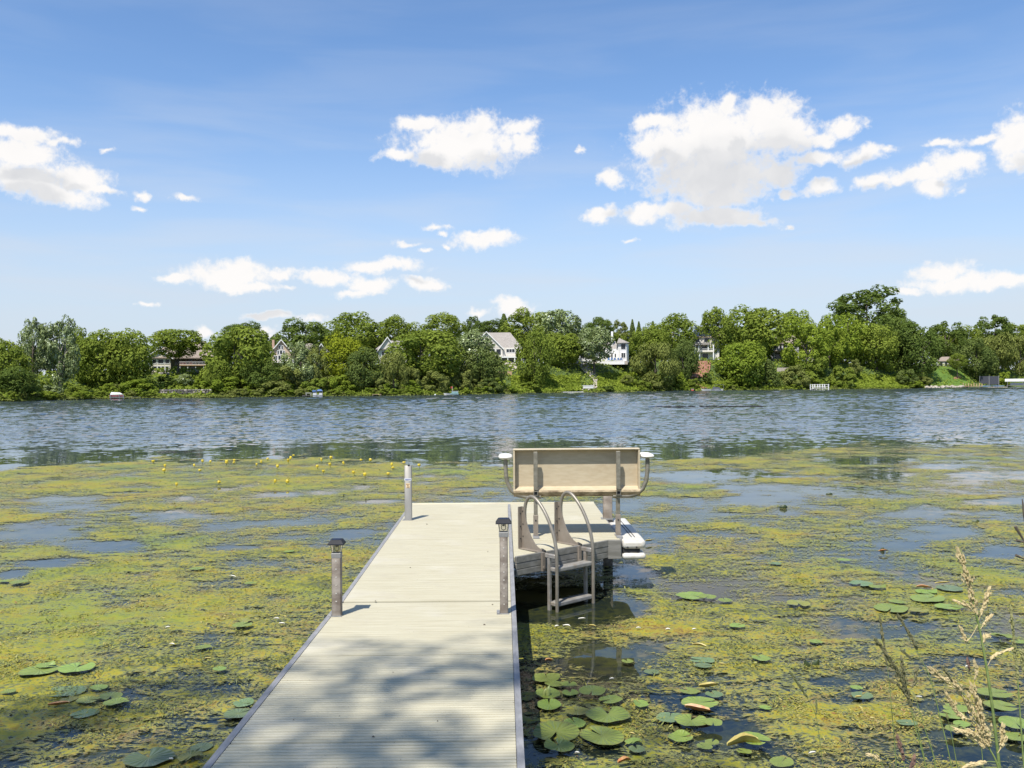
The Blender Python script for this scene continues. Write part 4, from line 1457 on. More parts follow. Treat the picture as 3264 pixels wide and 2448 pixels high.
# ------------------------------------------------------------------ yellow pond lilies at the edge of the weed
M['petal'] = mottled('yellow_petal', (0.55, 0.40, 0.02), (0.66, 0.52, 0.05), 30, 0.5)
M['stalk'] = mottled('green_stalk', (0.06, 0.10, 0.02), (0.10, 0.14, 0.04), 20, 0.6)
FL = [(775, 350), (835, 375), (829, 396), (980, 372), (1060, 350), (1005, 392), (1140, 362), (1180, 345), (1315, 355), (1348, 335), (1395, 380), (1460, 340), (1475, 318), (1452, 352), (1620, 350), (1665, 335), (1630, 400), (1665, 370),
      (1735, 362), (1815, 340), (1860, 345), (1970, 368), (1978, 378), (2035, 352), (2112, 372), (1785, 408), (1840, 420), (1955, 413), (1380, 455), (1440, 455), (1100, 452), (890, 468), (1292, 366), (1020, 352), (1180, 352), (1600, 376)]
flower0 = None
for i, (x, y) in enumerate(FL):
    p = at(x / 1.58, 1250 + y / 1.58, 0.07)
    if flower0 is None:
        flower0 = thing('pond_lily_flower', 'yellow pond lily flower standing above the outer edge of the left weed mat', 'flower', (0, 0, 0), 0, 'yellow pond lilies along the outer edge of the weed')
        b = MB()
        b.tube([(0, 0, -0.04), (0.004, 0, 0.03), (0, 0, 0.06)], 0.006, 6)
        b.build('stem', M['stalk'], flower0)
        b = MB()
        for k in range(5):
            a = k * 2 * math.pi / 5
            ca, sa = math.cos(a), math.sin(a)
            vs = []
            for t, rr_, zz in ((0, .004, .055), (.5, .036, .062), (1, .044, .095), (1.2, .030, .115)):
                for q in (-.6, 0, .6):
                    vs.append(((rr_ - abs(q) * .006) * math.cos(a + q), (rr_ - abs(q) * .006) * math.sin(a + q), zz))
            b.add(vs, [(j * 3 + i_, j * 3 + i_ + 1, j * 3 + i_ + 4, j * 3 + i_ + 3) for j in range(3) for i_ in range(2)])
        b.tube([(0, 0, .055), (0, 0, .09)], [.018, .022], 8)
        b.build('petals', M['petal'], flower0)
        f = flower0
    else:
        f = copy_tree(flower0)
    s = random.Random(i).uniform(0.6, 1.05)
    f.location = (p.x, p.y, 0.0)
    f.scale = (s, s, random.Random(i + 9).uniform(.7, 1.5))
    f.rotation_euler = (random.Random(i + 2).uniform(-.25, .25), random.Random(i + 3).uniform(-.25, .25), i)
# ------------------------------------------------------------------ trees: crowns of many leaf clumps round billowing lobes


def crown(kind, seed):
    r = np.random.default_rng(seed)
    lobes = []
    if kind == 'oak':
        N, cz, rad, rz, lr = 52, 0.54, 0.37, 0.38, (0.095, 0.165)
    elif kind == 'maple':
        N, cz, rad, rz, lr = 62, 0.52, 0.39, 0.41, (0.085, 0.14)
    elif kind == 'loose':
        N, cz, rad, rz, lr = 70, 0.54, 0.41, 0.42, (0.055, 0.10)
    elif kind == 'willow':
        N, cz, rad, rz, lr = 40, 0.52, 0.38, 0.40, (0.08, 0.14)
    elif kind == 'shrub':
        N, cz, rad, rz, lr = 30, 0.36, 0.40, 0.46, (0.08, 0.14)
    elif kind == 'conifer':
        N, cz, rad, rz, lr = 0, 0.5, 0.4, 0.4, (0.05, 0.08)
    for k in range(N):
        d = r.normal(size=3)
        d /= np.linalg.norm(d)
        q = r.uniform(0.45, 1.0) ** 0.5
        wob = 0.82 + 0.36 * vnoise(np.array(d[0] * 1.7 + 5), np.array(d[2] * 1.7 + d[1] + seed), seed)
        c = np.array([d[0] * rad * q * wob, d[1] * rad * q * wob, cz + d[2] * rz * q * wob])
        if kind in ('oak', 'maple') and c[2] < 0.2:
            c[:2] *= 0.75
        lobes.append((c, r.uniform(*lr)))
    if kind == 'conifer':
        for k in range(95):
            h = (k + 0.5) / 95
            a = k * 2.4
            rr_ = 0.40 * (1 - h) ** 0.85 * r.uniform(0.75, 1.05)
            lobes.append((np.array([math.cos(a) * rr_, math.sin(a) * rr_, h * .96]), 0.055 + 0.03 * (1 - h)))
            if k % 2:
                lobes.append((np.array([math.cos(a) * rr_ * .5, math.sin(a) * rr_ * .5, h * .96 + .02]), 0.06 + 0.03 * (1 - h)))
    cs = np.array([c for c, _ in lobes])
    rs = np.array([q for _, q in lobes])
    per = {'oak': 230, 'maple': 190, 'loose': 120, 'willow': 230, 'shrub': 170, 'conifer': 44}[kind]
    size = {'oak': .036, 'maple': .034, 'loose': .034, 'willow': .034, 'shrub': .056, 'conifer': .055}[kind]
    V, T = [], []
    for i in range(len(cs)):
        d = r.normal(size=(per, 3))
        d /= np.linalg.norm(d, axis=1)[:, None]
        rr_ = rs[i] * (0.80 + 0.32 * r.random(per))
        if kind == 'willow':
            d[:, 2] *= 1.2
        p = cs[i] + d * rr_[:, None]
        inside = np.zeros(per, bool)
        for j in range(len(cs)):
            if j != i:
                inside |= np.linalg.norm(p - cs[j], axis=1) < rs[j] * 0.72
        p, dd = p[~inside], d[~inside]
        n = len(p)
        if n == 0:
            continue
        nn = dd * 1.15 + r.normal(size=(n, 3)) * 0.45 + np.array([0, 0, 0.4])
        nn /= np.linalg.norm(nn, axis=1)[:, None]
        ref = r.normal(size=(n, 3))
        if kind == 'willow':
            ref = np.tile(np.array([0, 0, 1.0]), (n, 1)) + r.normal(size=(n, 3)) * 0.2
        u = ref - nn * np.sum(ref * nn, axis=1)[:, None]
        u /= np.linalg.norm(u, axis=1)[:, None] + 1e-6
        w = np.cross(nn, u)
        s = size * r.uniform(0.6, 1.3, n)
        lx = 1.9 if kind == 'willow' else 1.15
        wx = 0.45 if kind == 'willow' else 0.75
        U = u * (s * lx * .5)[:, None]
        W = w * (s * wx * .5)[:, None]
        V.append(np.stack([p - U, p - W * 1.1 + U * .1, p + U, p + W * 1.1 - U * .1], 1).reshape(-1, 3))
        T.append(np.clip(0.5 + r.normal(0, 0.16) + r.normal(0, 0.2, n), 0, 1))
    v = np.concatenate(V)
    t = np.concatenate(T)
    v[:, 2] = np.maximum(v[:, 2], 0.0)
    lo, hi = np.percentile(v, 0.5, axis=0), np.percentile(v, 99.5, axis=0)
    v[:, 0] = (v[:, 0] - (lo[0] + hi[0]) / 2) / (hi[0] - lo[0])
    v[:, 1] = (v[:, 1] - (lo[1] + hi[1]) / 2) / (hi[1] - lo[1])
    v[:, 2] = (v[:, 2] - lo[2]) / (hi[2] - lo[2])
    f = np.arange(len(v)).reshape(-1, 4)
    return mesh_from(kind + '_crown', v, f, LEAF['green'], {'tint': ('FACE', t)})


CROWNS = {k: [crown(k, 100 + 7 * i + len(k)) for i in range(n)] for k, n in (('oak', 4), ('maple', 3), ('loose', 3), ('willow', 2), ('shrub', 3), ('conifer', 1))}


def trunk_mesh(seed, fork=False):
    """unit trunk: 1 high, with limbs spreading into the crown"""
    r = random.Random(seed)
    b = MB()
    lean = r.uniform(-.04, .04)
    b.tube([(0, 0, -0.02), (lean * .3, 0, .25), (lean, .01, .55), (lean * 1.3, 0, .92)], [.030, .022, .015, .004], 7, caps=False)
    for k in range(6):
        a = k * 1.05 + r.uniform(-.3, .3)
        z = 0.26 + 0.07 * k
        L = r.uniform(.16, .28)
        b.tube([(lean * z, 0, z), (lean * z + math.cos(a) * L * .5, math.sin(a) * L * .5, z + .12), (lean * z + math.cos(a) * L, math.sin(a) * L, z + .26)], [.011, .007, .002], 5, caps=False)
    if fork:
        b.tube([(0.01, 0, 0), (-.06, 0, .3), (-.10, 0, .75)], [.022, .017, .006], 7, caps=False)
    me = bpy.data.meshes.new('trunk')
    me.from_pydata(b.v, [], b.f)
    me.materials.append(M['bark'])
    me.polygons.foreach_set('use_smooth', [True] * len(me.polygons))
    return me


TRUNKS = [trunk_mesh(i) for i in range(3)] + [trunk_mesh(9, True)]
SHARED = {}


def tree(name, label, cat, x, ytop, w, ybot, d, kind, tone, i=0, bark='bark', fork=False, group=None, depth=1.0):
    """a tree d metres behind the shoreline in column x, crown from ybot to ytop in the photograph, w wide"""
    X, Y = plan(x, d)
    zg = float(ground_h(x, d))
    k = Y / F
    ztop = at_y(x, ytop, Y).z
    zbot = max(at_y(x, ybot, Y).z, zg - 0.1)
    W = w * k
    t = thing(name, label, cat, (float(X), float(Y), zg), random.Random(i * 7 + int(x)).uniform(0, 6.28), group)
    c = bpy.data.objects.new('crown', CROWNS[kind][i % len(CROWNS[kind])])
    COL.objects.link(c)
    c.parent = t
    c.location = (0, 0, zbot - zg)
    c.scale = (W, W * depth, ztop - zbot)
    c.material_slots[0].link = 'OBJECT'
    c.material_slots[0].material = LEAF[tone]
    if cat == 'tree':
        q = bpy.data.objects.new('trunk', TRUNKS[3] if fork else TRUNKS[i % 3])
        COL.objects.link(q)
        q.parent = t
        hh = (ztop - zg) * 0.92
        q.scale = (min(hh, W * 1.6), min(hh, W * 1.6), hh)
        if bark != 'bark':
            q.material_slots[0].link = 'OBJECT'
            q.material_slots[0].material = M[bark]
    return t


TREES = [
    # name, label, x, ytop, w, ybot, d, kind, tone, options
    ('oak_tree', 'dark green tree cut by the left edge of the view', 10, 1082, 150, 1258, 12, 'oak', 'green'),
    ('oak_tree', 'low dark tree in front at the left edge, hanging to the water', 40, 1172, 130, 1276, 4, 'oak', 'dark'),
    ('poplar_tree', 'tall loose silvery poplar, left one of the pair on the left shore', 103, 1018, 86, 1200, 12, 'loose', 'silver'),
    ('poplar_tree', 'tall silvery poplar with forked pale trunk, right one of the pair on the left shore', 190, 1013, 108, 1222, 8, 'loose', 'silver', dict(bark='pale_bark', fork=True)),
    ('maple_tree', 'green tree top showing right behind the silvery poplars', 250, 1044, 84, 1180, 30, 'maple', 'green'),
    ('oak_tree', 'round green oak just right of the silvery poplars', 312, 1057, 150, 1238, 12, 'oak', 'green'),
    ('oak_tree', 'big green oak with bare lower trunk above the white boat on the left shore', 412, 1055, 138, 1236, 9, 'oak', 'green'),
    ('oak_tree', 'wide layered oak in front of the brown roofed stucco house', 568, 1050, 170, 1138, 20, 'oak', 'green'),
    ('oak_tree', 'large dome shaped tree right of the stucco house', 752, 1042, 205, 1250, 9, 'oak', 'green'),
    ('maple_tree', 'darker crown peeping over the large dome shaped tree', 778, 1027, 128, 1110, 18, 'maple', 'dark'),
    ('oak_tree', 'low leaning tree at the left foot of the large dome shaped tree', 694, 1150, 84, 1262, 5, 'oak', 'green'),
    ('maple_tree', 'dark tree at the right foot of the large dome shaped tree', 835, 1140, 120, 1262, 5, 'maple', 'dark'),
    ('maple_tree', 'tall dark tree standing over the gabled house', 972, 1018, 172, 1150, 40, 'maple', 'dark'),
    ('ash_tree', 'thin grey green tree half hiding the gabled house', 955, 1092, 118, 1246, 9, 'loose', 'silver'),
    ('willow_tree', 'slender feathery tree between the gabled house and the yellow green maple', 1016, 1105, 74, 1248, 8, 'loose', 'willow'),
    ('maple_tree', 'bright yellow green maple near the blue boat canopy', 1092, 1067, 142, 1252, 10, 'maple', 'yellow'),
    ('maple_tree', 'tall broad dark tree on the skyline behind the yellow green maple', 1136, 998, 190, 1130, 46, 'maple', 'green'),
    ('maple_tree', 'second dark crown on the skyline right of the yellow green maple', 1268, 1008, 128, 1120, 48, 'maple', 'green'),
    ('maple_tree', 'bluish green tree by the water right of the yellow green maple', 1160, 1112, 130, 1256, 6, 'maple', 'blue'),
    ('willow_tree', 'pale olive willow hanging over the shore left of the white and teal boat', 1256, 1120, 96, 1258, 5, 'willow', 'willow'),
    ('oak_tree', 'wide green tree filling the shore behind the white and teal boat', 1345, 1052, 235, 1238, 13, 'oak', 'green'),
    ('maple_tree', 'pointed double crown on the skyline left of the cream house', 1412, 997, 128, 1100, 48, 'maple', 'green'),
    ('ash_tree', 'small thin tree on the skyline just left of the cream house roof', 1512, 1010, 64, 1080, 60, 'loose', 'dark'),
    ('spruce_tree', 'dark conifer on the skyline behind the cream house', 1608, 1002, 52, 1090, 66, 'conifer', 'blue'),
    ('maple_tree', 'low dark crown on the skyline right behind the cream house roof', 1570, 1018, 90, 1080, 66, 'maple', 'dark'),
    ('oak_tree', 'grey green oak hiding the left side of the cream house', 1503, 1057, 140, 1200, 14, 'oak', 'silver'),
    ('oak_tree', 'dark low oak below the cream house, at the water', 1545, 1118, 120, 1248, 7, 'oak', 'blue'),
    ('maple_tree', 'tall dark tree behind and right of the cream house', 1688, 986, 150, 1120, 46, 'maple', 'green'),
    ('oak_tree', 'big pale domed oak on the skyline between the cream and the white house', 1778, 992, 165, 1150, 34, 'oak', 'silver'),
    ('maple_tree', 'dark column of a tree at the right front of the cream house', 1708, 1045, 108, 1250, 7, 'maple', 'green'),
    ('oak_tree', 'dark oak left of the white house terrace', 1790, 1062, 130, 1180, 22, 'oak', 'green'),
    ('oak_tree', 'pale silvery oak with dark trunk in front of the white house', 1895, 1045, 118, 1150, 16, 'oak', 'silver'),
    ('maple_tree', 'dark crown on the skyline behind the pale silvery oak', 1906, 1013, 100, 1090, 60, 'maple', 'dark'),
    ('pine_tree', 'thin brownish pine behind the white house chimney', 1978, 1021, 50, 1090, 62, 'loose', 'willow'),
    ('spruce_tree', 'blue spruce spire right of the white house', 2017, 1019, 26, 1090, 62, 'conifer', 'blue'),
    ('spruce_tree', 'short spruce tip right next to the blue spruce spire', 2038, 1026, 26, 1090, 64, 'conifer', 'dark'),
    ('spruce_tree', 'dark spruce tip left of the round green tree by the solar roof', 2082, 1025, 30, 1090, 64, 'conifer', 'dark'),
    ('oak_tree', 'broad tree just right of the white house', 2070, 1042, 120, 1150, 36, 'oak', 'green'),
    ('maple_tree', 'tall round green tree left of the solar roof', 2146, 1003, 150, 1140, 42, 'maple', 'green'),
    ('willow_tree', 'light green willow on the shore below the white house', 2088, 1094, 146, 1240, 7, 'willow', 'willow'),
    ('maple_tree', 'bluish dark tree between the light willow and the red slope', 2180, 1082, 92, 1238, 11, 'maple', 'blue'),
    ('maple_tree', 'tall tree rising right beside the solar roof', 2292, 984, 116, 1140, 36, 'maple', 'green'),
    ('oak_tree', 'tallest broad oak right of the solar roof', 2405, 982, 178, 1160, 32, 'oak', 'green'),
    ('oak_tree', 'bright green tree on the shore in front of the tallest broad oak', 2366, 1092, 150, 1244, 7, 'oak', 'bright'),
    ('maple_tree', 'round green tree on the skyline behind the wooden deck house', 2540, 989, 112, 1110, 46, 'maple', 'bright'),
    ('birch_tree', 'loose light green tree in front of the wooden deck house', 2568, 1020, 140, 1215, 15, 'loose', 'bright'),
    ('ash_tree', 'loose light tree covering the right part of the wooden deck house', 2645, 1006, 112, 1180, 20, 'loose', 'bright'),
    ('spruce_tree', 'bluish conifer on the bank left of the white bench dock', 2452, 1148, 76, 1240, 6, 'conifer', 'blue'),
    ('cottonwood_tree', 'tallest tree of all, a big cottonwood standing above the right shore', 2772, 918, 205, 1060, 66, 'loose', 'dark'),
    ('maple_tree', 'yellowish green tree below the big cottonwood on its left', 2702, 1003, 142, 1185, 26, 'maple', 'bright'),
    ('oak_tree', 'green tree under the big cottonwood, above the bright meadow slope', 2795, 1036, 128, 1190, 19, 'oak', 'green'),
    ('maple_tree', 'dark tree under the big cottonwood on its right', 2858, 1004, 136, 1185, 26, 'maple', 'dark'),
    ('oak_tree', 'dark sloping tree ending the wood left of the lawn', 2918, 1028, 134, 1222, 13, 'oak', 'dark'),
    ('maple_tree', 'grey green tree on the skyline above the lawn', 3020, 1027, 120, 1150, 48, 'loose', 'dark'),
    ('maple_tree', 'dark filling crown on the skyline right above the lawn', 3085, 1042, 100, 1150, 48, 'maple', 'green'),
    ('maple_tree', 'dark round tree at the right border of the lawn', 3112, 1080, 116, 1218, 13, 'maple', 'blue'),
    ('cottonwood_tree', 'loose crown on the skyline over the yellow willow', 3165, 1007, 106, 1110, 55, 'loose', 'dark'),
    ('maple_tree', 'crown on the skyline at the right edge of the view', 3240, 1030, 100, 1110, 55, 'maple', 'green'),
    ('willow_tree', 'large yellowish willow above the boat lift at the right', 3175, 1066, 120, 1200, 20, 'willow', 'willow'),
    ('willow_tree', 'yellowish willow cut by the right edge of the view', 3250, 1072, 110, 1206, 20, 'willow', 'willow'),
    ('young_tree', 'slim young tree on the lawn with mulch round its foot', 3052, 1128, 54, 1176, 12, 'maple', 'green'),
]
for i, tr_ in enumerate(TREES):
    nm, lab, x, yt, w, yb, d, kd, tone = tr_[:9]
    opt = tr_[9] if len(tr_) > 9 else {}
    tree(nm, lab, 'tree', x, yt, w * 1.06, yb, d, kd, tone, i, **opt)
SKY = [(80, 'at the left edge'), (230, 'behind the silvery poplars'), (350, 'behind the round oak beside the poplars'), (480, 'left of the stucco house'), (660, 'behind the stucco house'), (830, 'behind the large dome shaped tree'), (930, 'behind the gabled house'),
       (1040, 'right of the gabled house'), (1200, 'behind the yellow green maple'), (1330, 'behind the pale olive willow'), (1500, 'left of the cream house'), (1660, 'behind the cream house'), (1790, 'between cream and white house'), (1900, 'behind the pale silvery oak'), (2010, 'behind the white house'),
       (2130, 'right of the white house'), (2230, 'at the solar roof'), (2350, 'right of the solar roof'), (2460, 'behind the tallest broad oak'), (2560, 'behind the wooden deck house'), (2700, 'right of the wooden deck house'), (2860, 'behind the big cottonwood'), (2960, 'left of the lawn'), (3090, 'above the lawn'), (3200, 'above the yellowish willow'), (3500, 'at the right edge')]


def sky_mark(x):
    return next(q for p_, q in SKY if x <= p_)


rr = random.Random(3)
for i, x in enumerate(range(-60, 3330, 74)):              # the row behind the houses
    xx = x + rr.uniform(-20, 20)
    yt = float(np.interp(xx, [0, 200, 400, 620, 850, 1050, 1350, 1700, 2000, 2300, 2600, 2900, 3264], [1092, 1080, 1082, 1092, 1078, 1050, 1050, 1045, 1050, 1045, 1040, 1045, 1060])) + rr.uniform(0, 22)
    if 480 < xx < 700 or 840 < xx < 885 or 2190 < xx < 2260:
        yt = max(yt, 1100)
    tree('background_tree', 'back row tree showing over the trees ' + sky_mark(xx), 'tree', xx, yt, rr.uniform(95, 130), yt + rr.uniform(85, 105), rr.uniform(60, 72), rr.choice(('maple', 'oak', 'maple')), rr.choice(('green', 'dark', 'green')), i, group='back row of trees')

SHRUBS = [
    ('silvery low bush under the poplars on the left shore', 165, 1228, 60, 1268, 4, 'silver'), ('bush among the trunks left of the white boat', 235, 1232, 80, 1270, 4, 'green'), ('low bush left beside the white boat lift', 322, 1246, 56, 1272, 2, 'green'),
    ('pale flowering bush above the stone wall', 585, 1192, 60, 1238, 12, 'silver'), ('round bush on the terrace below the stucco house', 640, 1208, 44, 1240, 10, 'bright'), ('dark bush on the terrace beneath the wide layered oak', 535, 1200, 56, 1240, 12, 'dark'), ('bush at the left end of the stone wall', 455, 1218, 60, 1262, 5, 'green'),
    ('long light bush sloping to the water left of the blue boat canopy', 872, 1212, 116, 1266, 3, 'willow'), ('bush beneath the thin grey green tree', 915, 1170, 100, 1262, 6, 'willow'), ('leafy bush just left of the blue boat canopy', 962, 1240, 34, 1264, 2, 'bright'), ('light bush just right of the blue boat canopy', 1065, 1242, 70, 1265, 2, 'willow'),
    ('olive bush at the water under the pale olive willow', 1205, 1204, 66, 1262, 3, 'willow'), ('small bright bush left of the white and teal boat', 1305, 1232, 36, 1260, 2, 'bright'), ('round willow bush behind the white and teal boat', 1384, 1184, 96, 1256, 4, 'willow'), ('willow bush under the left of the wide green tree', 1318, 1172, 54, 1258, 5, 'willow'),
    ('light bush right of the white and teal boat', 1478, 1182, 62, 1252, 4, 'willow'), ('dark bush at the water below the cream house', 1560, 1206, 80, 1256, 3, 'blue'), ('bush at the foot of the dark column tree', 1690, 1218, 66, 1254, 3, 'green'),
    ('bush right of the stone path near the water', 1935, 1230, 50, 1251, 2, 'dark'), ('brownish bush on the slope right of the stone path', 2000, 1196, 40, 1222, 6, 'willow'), ('bush under the light green willow', 2045, 1212, 60, 1250, 3, 'green'), ('pyramid shaped bush at the water left of the red slope', 2172, 1188, 52, 1248, 3, 'bright'),
    ('clipped round bush on the grass below the red slope', 2255, 1188, 32, 1214, 8, 'dark'), ('thin cypress on the terrace below the solar roof', 2285, 1138, 13, 1182, 15, 'dark'), ('yellowish bush right of the dark roofed boat', 2312, 1214, 50, 1246, 3, 'meadow'), ('light bush right of the bluish conifer', 2535, 1166, 86, 1244, 4, 'willow'),
    ('bush above the white bench dock', 2600, 1140, 92, 1232, 7, 'green'), ('round bush right of the white bench dock', 2690, 1168, 84, 1240, 4, 'green'), ('yellow green bush at the top of the bright meadow', 2728, 1146, 44, 1190, 12, 'willow'), ('small dark bush in the middle of the bright meadow', 2803, 1186, 22, 1204, 9, 'dark'),
    ('dark bush at the right border of the bright meadow', 2888, 1178, 66, 1230, 5, 'blue'), ('tall reed clump at the water right of the bright meadow', 2917, 1212, 50, 1236, 1, 'bright'), ('bush behind the fenced kayak rack', 3196, 1186, 44, 1226, 7, 'bright'), ('bush below the yellowish willow', 3150, 1178, 60, 1212, 9, 'dark'),
]
for i, (lab, x, yt, w, yb, d, tone) in enumerate(SHRUBS):
    tree('shrub', lab, 'shrub', x, yt, w, yb, d, 'conifer' if 'cypress' in lab or 'pyramid' in lab else 'shrub', tone, i, group='shrubs on the far bank')
MARKS = [(60, 'below the left edge trees'), (150, 'below the left silvery poplar'), (230, 'below the forked silvery poplar'), (330, 'just left of the white covered boat'), (465, 'just right of the white covered boat'), (760, 'under the large dome shaped tree'),
         (850, 'at the dark tree right of the dome shaped tree'), (960, 'left of the blue boat canopy'), (1090, 'under the yellow green maple'), (1175, 'under the bluish green tree near the maple'), (1290, 'under the pale olive willow'), (1410, 'behind the white and teal boat'),
         (1490, 'right of the white and teal boat'), (1590, 'below the cream house'), (1660, 'below the dark column tree'), (2060, 'under the light green willow'), (2150, 'right of the light green willow'), (2225, 'left of the white speed boat'), (2380, 'under the bright shore tree'), (2480, 'by the bluish conifer on the bank'),
         (2570, 'left of the white bench dock'), (2640, 'behind the white bench dock'), (2740, 'right of the white bench dock'), (2960, 'left of the riprap'), (3400, 'near the right edge')]


def beside(x):
    return next(q for p_, q in MARKS if x <= p_)


rr = random.Random(8)
for i, x in enumerate(np.arange(-40, 3320, 30)):            # the broken thicket right on the waterline and between the trunks
    if 1640 < x < 2010 or 2215 < x < 2310 or 2730 < x < 2890 or 2945 < x < 3330 or 470 < x < 690:
        continue
    for row, (d, hh) in enumerate(((rr.uniform(0.6, 1.5), rr.uniform(.8, 1.6)), (rr.uniform(3, 7), rr.uniform(2.0, 3.6)))):
        if row and (x < 330 or rr.random() < .4):
            continue
        xx = x + rr.uniform(-12, 12)
        X, Y = plan(xx, d)
        zg = float(ground_h(xx, d))
        k = Y / F
        yb = 1224 - 0 + 0
        wpx = hh * rr.uniform(1.3, 2.2) / k
        if any(abs(xx - bx) < bw and d < 3 for bx, bw in ((372, 42), (1012, 40), (1436, 46), (1203, 22), (2612, 46))):
            continue
        t = thing('thicket_bush', ('low leafy bush at the waterline ', 'taller leafy bush of the thicket ')[row] + beside(x), 'shrub', (float(X), float(Y), zg), rr.uniform(0, 6), 'thicket along the far shoreline')
        c = bpy.data.objects.new('crown', CROWNS['shrub'][i % 3])
        COL.objects.link(c)
        c.parent = t
        c.scale = (wpx * k, wpx * k, hh)
        c.material_slots[0].link = 'OBJECT'
        c.material_slots[0].material = LEAF[rr.choice(('green', 'bright', 'bright', 'willow', 'meadow'))]

# dead branched tree
X, Y = plan(2940, 9)
t = thing('dead_tree', 'greyish bare branched dead tree left of the lawn', 'tree', (float(X), float(Y), float(ground_h(2940, 9))), 0.4)
b = MB()
r_ = random.Random(4)
b.tube([(0, 0, -.2), (.2, 0, 4), (0, .1, 9), (.3, 0, 14)], [.32, .25, .15, .04], 7)
b.build('trunk', M['dead_wood'], t)
for k in range(16):
    z = 3.5 + k * .62
    a = k * 2.3
    L = r_.uniform(2.0, 4.2)
    b = MB()
    p1 = Vector((.15, 0, z))
    p2 = p1 + Vector((math.cos(a) * L * .6, math.sin(a) * L * .6, L * .25))
    p3 = p1 + Vector((math.cos(a) * L, math.sin(a) * L, L * .6 + .4))
    b.tube([p1, p2, p3], [.10, .06, .02], 5)
    for q in range(4):
        s = p1.lerp(p3, .4 + .15 * q)
        b.tube([s, s + Vector((r_.uniform(-1, 1), r_.uniform(-1, 1), r_.uniform(.2, 1.1)))], [.04, .012], 4)
    b.build('branch', M['dead_wood'], t)


# meadow slopes, undergrowth: what nobody could count
def scatter(name, label, regions, tone, size, seed, jz=0.6):
    r = np.random.default_rng(seed)
    V, T = [], []
    for (x0, x1, d0, d1, n, hmax) in regions:
        x = r.uniform(x0, x1, n)
        d = d0 + (d1 - d0) * r.random(n)
        X, Y = plan(x, d)
        mound = fbm(X * .6, Y * .6, 3, seed)
        p = np.stack([X, Y, ground_h(x, d) + hmax * mound * r.random(n) ** .5], -1)
        nn = r.normal(size=(n, 3)) * .6 + np.array([0, -.3, 0.8])
        nn /= np.linalg.norm(nn, axis=1)[:, None]
        ref = r.normal(size=(n, 3))
        u = np.cross(nn, ref)
        u /= np.linalg.norm(u, axis=1)[:, None]
        w = np.cross(nn, u)
        s = size * r.uniform(.5, 1.4, n)
        U, W = u * (s * .5)[:, None], w * (s * .38)[:, None]
        V.append(np.stack([p - U, p - W, p + U, p + W], 1).reshape(-1, 3))
        T.append(np.clip(mound + r.normal(0, .22, n), 0, 1))
    v = np.concatenate(V)
    me = mesh_from(name, v, np.arange(len(v)).reshape(-1, 4), LEAF[tone], {'tint': ('FACE', np.concatenate(T))})
    tag(mesh_obj(name, me), label, kind='stuff')


scatter('undergrowth', 'tangled undergrowth on the wooded bluff', [(-300, 3400, 2, 26, 26000, 1.6), (-300, 2950, 0.1, 3, 9000, .8)], 'green', .62, 51)
scatter('meadow', 'sunlit vines and weeds covering the open slopes', [(1630, 1850, .3, 14, 15000, 1.3), (1905, 2030, .3, 15, 11000, 1.3), (2722, 2900, .3, 14, 14000, 1.3), (2225, 2320, .5, 10, 3200, .7), (2470, 2560, .5, 9, 2500, 1.0), (560, 690, 10, 19, 3500, .8)], 'meadow', .5, 61)
scatter('shore_reeds', 'pale strip of reeds and grass along the waterline', [(-100, 960, -.3, .7, 5200, .7), (960, 2950, -.3, .5, 4200, .6)], 'willow', .38, 71)
# ------------------------------------------------------------------ houses on the bluff
M['stucco'] = mottled('cream_stucco', (0.58, 0.52, 0.42), (0.66, 0.60, 0.50), 1.5, 0.9)
M['tan_wall'] = mottled('tan_wall', (0.46, 0.34, 0.25), (0.54, 0.41, 0.30), 1.5, 0.9)
M['cream_wall'] = mottled('cream_siding', (0.60, 0.55, 0.47), (0.68, 0.63, 0.55), 1.2, 0.85, 0, (0.3, 0.3, 6))
M['white_wall'] = mottled('white_wall', (0.72, 0.71, 0.69), (0.80, 0.79, 0.77), 1.2, 0.85)
M['grey_wall'] = mottled('grey_siding', (0.30, 0.30, 0.32), (0.38, 0.38, 0.39), 1.2, 0.85, 0, (0.3, 0.3, 6))
M['trim'] = mottled('white_trim', (0.70, 0.69, 0.66), (0.78, 0.77, 0.74), 3, 0.7)
M['roof_brown'] = mottled('brown_shingles', (0.20, 0.155, 0.125), (0.31, 0.255, 0.21), 2.5, 0.95, 0, (1, 1, 3), detail=8)
M['roof_grey'] = mottled('weathered_shakes', (0.21, 0.19, 0.165), (0.33, 0.30, 0.27), 2.5, 0.95, 0, (1, 1, 3), detail=8)
M['pane'] = mottled('dark_window_glass', (0.012, 0.014, 0.016), (0.03, 0.034, 0.038), 0.7, 0.12)
M['brick_red'] = mottled('tan_chimney_brick', (0.45, 0.28, 0.20), (0.52, 0.35, 0.26), 5, 0.9)
M['timber'] = mottled('timber', (0.36, 0.25, 0.15), (0.46, 0.33, 0.21), 3, 0.85, 0, (1, 1, 4))
M['blue_paint'] = mottled('blue_paint', (0.07, 0.15, 0.32), (0.11, 0.21, 0.40), 6, 0.5)
M['red_paint'] = mottled('red_fabric', (0.42, 0.06, 0.04), (0.5, 0.1, 0.07), 6, 0.7)
M['boat_white'] = mottled('white_gelcoat', (0.544, 0.544, 0.528), (0.624, 0.624, 0.608), 4, 0.35)
M['boat_teal'] = mottled('teal_hull', (0.16, 0.30, 0.30), (0.24, 0.38, 0.38), 4, 0.4)
M['canopy_blue'] = mottled('blue_canvas', (0.05, 0.11, 0.25), (0.09, 0.16, 0.33), 5, 0.8)
M['canopy_dark'] = mottled('dark_canvas', (0.03, 0.035, 0.05), (0.06, 0.065, 0.08), 5, 0.8)
M['solar'] = mottled('solar_panel', (0.025, 0.035, 0.08), (0.04, 0.055, 0.12), 1, 0.4)
